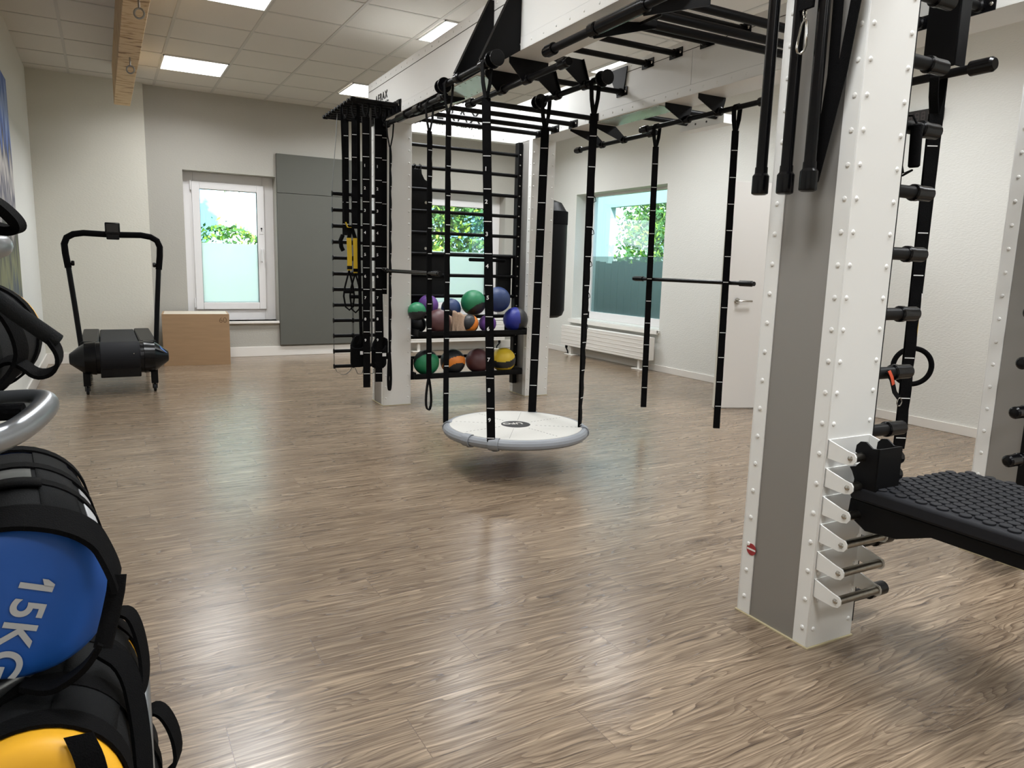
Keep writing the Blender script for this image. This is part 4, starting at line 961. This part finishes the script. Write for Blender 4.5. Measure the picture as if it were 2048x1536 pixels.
con = R().box((TX-.058, 7.27, 1.375), (TX+.058, 7.30, 1.475)).box((TX-.05, 7.28, 1.33), (TX+.05, 7.33, 1.40)).build('console', 'black_gloss', t, bevel=.008)
R().box((TX-.046, 7.268, 1.395), (TX+.046, 7.2705, 1.462)).build('screen', 'lcd', con)
R().prism([(TX+.385-.07, 7.045, .395), (TX+.385-.02, 7.09, .35), (TX+.385-.075, 7.06, .415)], (0, .004, .004)).build('blue_sticker', 'blue_sticker', t)
R().box((TX+.10, 7.007, .36), (TX+.108, 7.012, .366)).build('screw', 'chrome', t)

t = thing('plyo_box', 'plywood jump box marked 60 standing under the tilt window', 'jump box', (.90, 9.02, 0))
BO = Matrix.Translation((.90, 9.0, 0)) @ Matrix.Rotation(-.09, 4, 'Z')
def bx_(x, y, z): return BO @ Vector((x, y, z))
front = MB(bx_).box((-.345, -.252, 0), (.345, -.235, .575)).build('front_panel', 'ply', t, bevel=.0015)
MB(bx_).box((-.345, .235, 0), (.345, .252, .575)).build('back_panel', 'ply', t, bevel=.0015)
for s in (-1, 1): MB(bx_).box((s*.345, -.234, 0), (s*.328, .234, .575)).build('side_panel', 'ply', t, bevel=.0015)
MB(bx_).box((-.327, -.234, .558), (.327, .234, .575)).build('top_panel', 'ply_top', t, bevel=.001)
xd = BO.to_3x3() @ Vector((1, 0, 0)); o_ = bx_(.235, -.2525, .478)
text_obj('number_marking', '60', .085, o_, xd, (0, 0, 1), 'engrave', front, bold=-.0005)

# ------------------------------------------------------------------ foreground bag rack
t = thing('bag_rack', 'silver tubular rack at the left edge holding the weight bags', 'rack', (-.33, 1.15, 0))
R().tube([(-.36, .95, 0), (-.36, .95, 1.45)], .022, 14).build('upright', 'silver_tube', t)
R().tube([(-.36, 1.45, 0), (-.36, 1.45, 1.45)], .022, 14).build('upright', 'silver_tube', t)
R().box((-.42, .90, 0), (.0, .96, .03)).build('base_foot', 'silver_tube', t, bevel=.006)
R().box((-.42, 1.42, 0), (.0, 1.48, .03)).build('base_foot', 'silver_tube', t, bevel=.006)
def rnd(path, k=3):
    for _ in range(k):
        q = [path[0]]
        for a, b2 in zip(path[:-1], path[1:]): q += [tuple(Vector(a).lerp(Vector(b2), .25)), tuple(Vector(a).lerp(Vector(b2), .75))]
        path = q+[path[-1]]
    return path
R().tube(rnd([(-.36, 1.45, 1.21), (-.36, 1.32, 1.212), (-.125, 1.30, 1.21), (-.125, 1.20, 1.206), (-.18, 1.18, 1.206), (-.36, .95, 1.20)], 2), .0165, 14).build('cradle_arm', 'silver_tube', t)
R().tube(rnd([(-.36, 1.45, .985), (-.26, 1.34, .985), (-.150, 1.255, .985), (-.096, 1.232, .990), (-.076, 1.20, .990), (-.092, 1.125, .981), (-.113, 1.068, .974), (-.16, .985, .974), (-.26, .96, .975), (-.36, .95, .975)], 2), .0165, 16).build('cradle_arm', 'silver_tube', t)
R().tube([(-.30, 1.20, .982), (-.20, 1.19, .984), (-.105, 1.172, .985)], .012, 12).build('foam_sleeve', 'foam_black', t)
R().tube(rnd([(-.36, 1.45, .62), (-.10, 1.30, .625), (-.085, 1.15, .625), (-.36, .95, .62)], 2), .0165, 14).build('cradle_arm', 'silver_tube', t)
R().tube(rnd([(-.36, 1.45, .42), (-.03, 1.46, .43), (.024, 1.42, .44), (.020, 1.25, .445), (.012, .95, .445), (-.02, .80, .44), (-.36, .95, .42)], 2), .0115, 14).build('cradle_arm', 'silver_tube', t)

def wbag(label, N, F, r, capmat, near_cap=True, far_cap=True, bodymat='bag_cloth', text=None, name='weight_bag'):
    N = Vector(N); F = Vector(F); L_ = (F-N).length
    t = thing(name, label, 'weight bag', (N+F)/2-Vector((0, 0, r)), 0)
    ax = (F-N).normalized()
    def prof(a, b_): return [(x, rr) for x, rr in a]
    body = R().lathe(tuple(N+ax*.045), tuple(F-ax*.045), [(0, r*.99), (.004, r*1.005), (L_*.3, r*1.02), (L_*.6, r*1.01), (L_-.094, r*1.005), (L_-.09, r*.99)], 40).build('body', bodymat, t, sharp=60)
    R().lathe(tuple(N), tuple(N+ax*.05), [(0, r*.55), (.001, r*.75), (.004, r*.90), (.012, r*.975), (.022, r), (.05, r*.985)], 40).build('end_cap', capmat if near_cap else bodymat, t, sharp=60)
    R().lathe(tuple(F), tuple(F-ax*.05), [(0, r*.55), (.001, r*.75), (.004, r*.90), (.012, r*.975), (.022, r), (.05, r*.985)], 40).build('end_cap', capmat if far_cap else bodymat, t, sharp=60)
    return t, ax
def seams(t, N, F, r, ts, m='bag_strap', w=.03):
    N = Vector(N); F = Vector(F); ax = (F-N).normalized()
    for s in ts:
        C = N+ax*s; b = R(); ring = b.ring(C, ax, r*1.035, 40); pts = [tuple(p) for p in ring]+[tuple(ring[0])]
        b.ribbon(pts, tuple(ax*w), .004).build('strap_band', m, t)
# blue bag
N, F, rb = (-.112, 1.053, .756), (-.158, 1.50, .756), .106
t, ax = wbag('blue-ended black weight bag marked 15KG on the rack', N, F, rb, 'bag_blue')
seams(t, N, F, rb, (.06, .20, .30, .42))
Rm = Vector((ax.y, -ax.x, 0)).normalized(); A = .30    # right-pointing vector in the end face
xdir = -Vector((0, 0, 1))*math.cos(A)-Rm*math.sin(A)*1.35; xdir.normalize()
ydir = Rm*math.cos(A)-Vector((0, 0, 1))*math.sin(A); ydir = (ydir-xdir*ydir.dot(xdir)).normalized()
org = Vector(N)-ax*.0022+Rm*.004+Vector((0, 0, .041))
wl = text_obj('weight_lettering', '15KG', .053, org, xdir, ydir, 'print_silver', t, bold=.0011, depth=.0006, space=1.12)
zl = xdir.cross(ydir); M3 = Matrix((xdir, ydir, zl)); loc_ = [M3 @ (WM[wl] @ v.co - org) for v in wl.data.vertices]
x0_ = min(v.x for v in loc_); y1_ = max(v.y for v in loc_ if v.x < x0_+.004); y0_ = y1_-.013
R().prism([tuple(org+xdir*a+ydir*c) for a, c in ((x0_+.001, y1_), (x0_+.001, y0_+.002), (x0_-.008, y0_-.003), (x0_-.008, y0_+.004), (x0_-.003, y1_))], tuple(zl*.0006)).build('numeral_flag', 'print_silver', t, smooth=False)
R().ribbon(rnd([(-.17, 1.085, .850), (-.139, 1.072, .868), (-.098, 1.066, .868), (-.055, 1.056, .857), (-.028, 1.048, .838), (-.018, 1.034, .820), (-.009, 1.016, .800), (-.006, 1.010, .785)], 2), (.006, .050, .012), .007).build('carry_strap', 'bag_strap', t)
R().tube([(-.005, 1.011, .794), (-.008, 1.004, .775), (-.015, .993, .749), (-.026, .977, .714)], .011, 14).build('handle_sleeve', 'bag_strap', t)
R().ribbon(rnd([(-.026, .980, .722), (-.040, .982, .697), (-.060, .992, .676), (-.086, 1.01, .656), (-.12, 1.05, .650)], 2), (.004, .036, -.006), .007).build('carry_strap', 'bag_strap', t)
def surf(N, ax, r, s, ang):       # point on the bag skin, ang from straight up toward the right
    Rr = Vector((ax.y, -ax.x, 0)).normalized(); return Vector(N)+ax*s+Rr*(r*math.sin(ang))+Vector((0, 0, r*math.cos(ang)))
def patch(t, name, m, N, ax, r, s0, s1, a0, a1, th=.004):
    b = R(); n = 8; pts = []; F_ = []
    for i in range(n+1):
        a = a0+(a1-a0)*i/n
        pts += [surf(N, ax, r, s0, a), surf(N, ax, r, s1, a)]
    for i in range(n): F_.append((2*i, 2*i+1, 2*i+3, 2*i+2))
    b.addw(pts, F_); o = b.build(name, m, t); md = o.modifiers.new('s', 'SOLIDIFY'); md.thickness = th; md.offset = 1; return o
patch(t, 'ribbed_patch', 'bag_grey', N, ax, rb*1.02, .21, .31, -.35, .22)
patch(t, 'side_panel', 'bag_cloth', N, ax, rb*1.03, .08, .40, .28, .80)
patch(t, 'white_label', 'print_silver', N, ax, rb*1.03, .11, .27, .92, 1.18, .002)
patch(t, 'grip_strap', 'bag_strap', N, ax, rb*1.10, .16, .20, -.45, .30)
# yellow bag below
N, F, rb = (-.108, .905, .548), (-.078, 1.36, .497), .098
t, ax = wbag('yellow-ended black weight bag, lower of the two coloured ones, under the 15KG bag', N, F, rb, 'bag_yellow')
seams(t, N, F, rb, (.055, .17, .33, .44), w=.04)
Rm = Vector((ax.y, -ax.x, 0)).normalized()
patch(t, 'side_panel', 'bag_cloth', N, ax, rb*1.04, .07, .42, .15, 1.0)
# straps crossing the yellow end and looping off the side
C = Vector(N)-ax*.004
R().ribbon(rnd([tuple(C+Rm*.052+Vector((0, 0, .095))+ax*.02), tuple(C+Rm*.066+Vector((0, 0, .066))), tuple(C+Rm*.070), tuple(C+Rm*.06-Vector((0, 0, .075)))], 2), tuple(Rm*.030), .005).build('end_strap', 'bag_strap', t)
R().ribbon(rnd([(-.026, 1.345, .588), (.006, 1.322, .604), (.020, 1.285, .580), (.026, 1.245, .530), (.018, 1.20, .508), (.0, 1.18, .50)], 2), (.012, .034, 0), .006).build('side_loop', 'bag_strap', t)
R().ribbon(rnd([(-.03, 1.12, .640), (.0, 1.09, .625), (.010, 1.04, .575), (.012, .99, .52), (.006, .95, .47)], 2), (.02, .026, 0), .006).build('side_loop', 'bag_strap', t)
# lowest black bag
N, F, rb = (-.075, .96, .325), (-.055, 1.38, .325), .098
t, ax = wbag('plain black weight bag, the lowest one on the rack', N, F, rb, 'bag_cloth')
seams(t, N, F, rb, (.10, .32))
R().ribbon(rnd([(.02, 1.33, .40), (.045, 1.30, .425), (.066, 1.262, .395), (.068, 1.235, .35), (.03, 1.22, .33)], 2), (.012, .036, 0), .006).build('side_loop', 'bag_strap', t)
# black bag with yellow ends, above the blue one
N, F, rb = (-.222, 1.12, 1.060), (-.185, 1.55, 1.060), .088
t, ax = wbag('black weight bag with a yellow far end, resting above the 15KG bag', N, F, rb, 'bag_yellow', near_cap=False)
seams(t, N, F, rb, (.05, .20, .36))
R().tube([(-.16, 1.10, 1.185), (-.127, 1.092, 1.153), (-.098, 1.10, 1.124), (-.057, 1.113, 1.086)], .0105, 14).build('handle_sleeve', 'bag_cloth', t)
R().ribbon(rnd([(-.066, 1.113, 1.092), (-.054, 1.111, 1.070), (-.060, 1.112, 1.048), (-.082, 1.125, 1.040), (-.100, 1.145, 1.055), (-.12, 1.17, 1.06), (-.16, 1.16, 1.02)], 2), (.004, .030, .006), .005).build('side_loop', 'bag_strap', t)
R().ribbon(rnd([(-.14, 1.10, 1.14), (-.115, 1.12, 1.13), (-.10, 1.14, 1.09), (-.10, 1.15, 1.055), (-.13, 1.14, 1.02), (-.17, 1.12, 1.00)], 2), (.01, .034, 0), .005).build('side_loop', 'bag_strap', t)
# top bag, mostly outside the frame
N, F, rb = (-.245, 1.02, 1.320), (-.235, 1.42, 1.320), .094
t, ax = wbag('topmost black weight bag, only its strap loop reaching into view at the left edge', N, F, rb, 'bag_cloth')
R().ribbon(rnd([(-.18, 1.13, 1.285), (-.145, 1.14, 1.278), (-.115, 1.145, 1.262), (-.100, 1.158, 1.247), (-.093, 1.17, 1.235), (-.097, 1.182, 1.229), (-.112, 1.19, 1.228), (-.139, 1.185, 1.238), (-.18, 1.17, 1.25)], 2), (.006, .030, .004), .012).build('strap_loop', 'bag_strap', t)
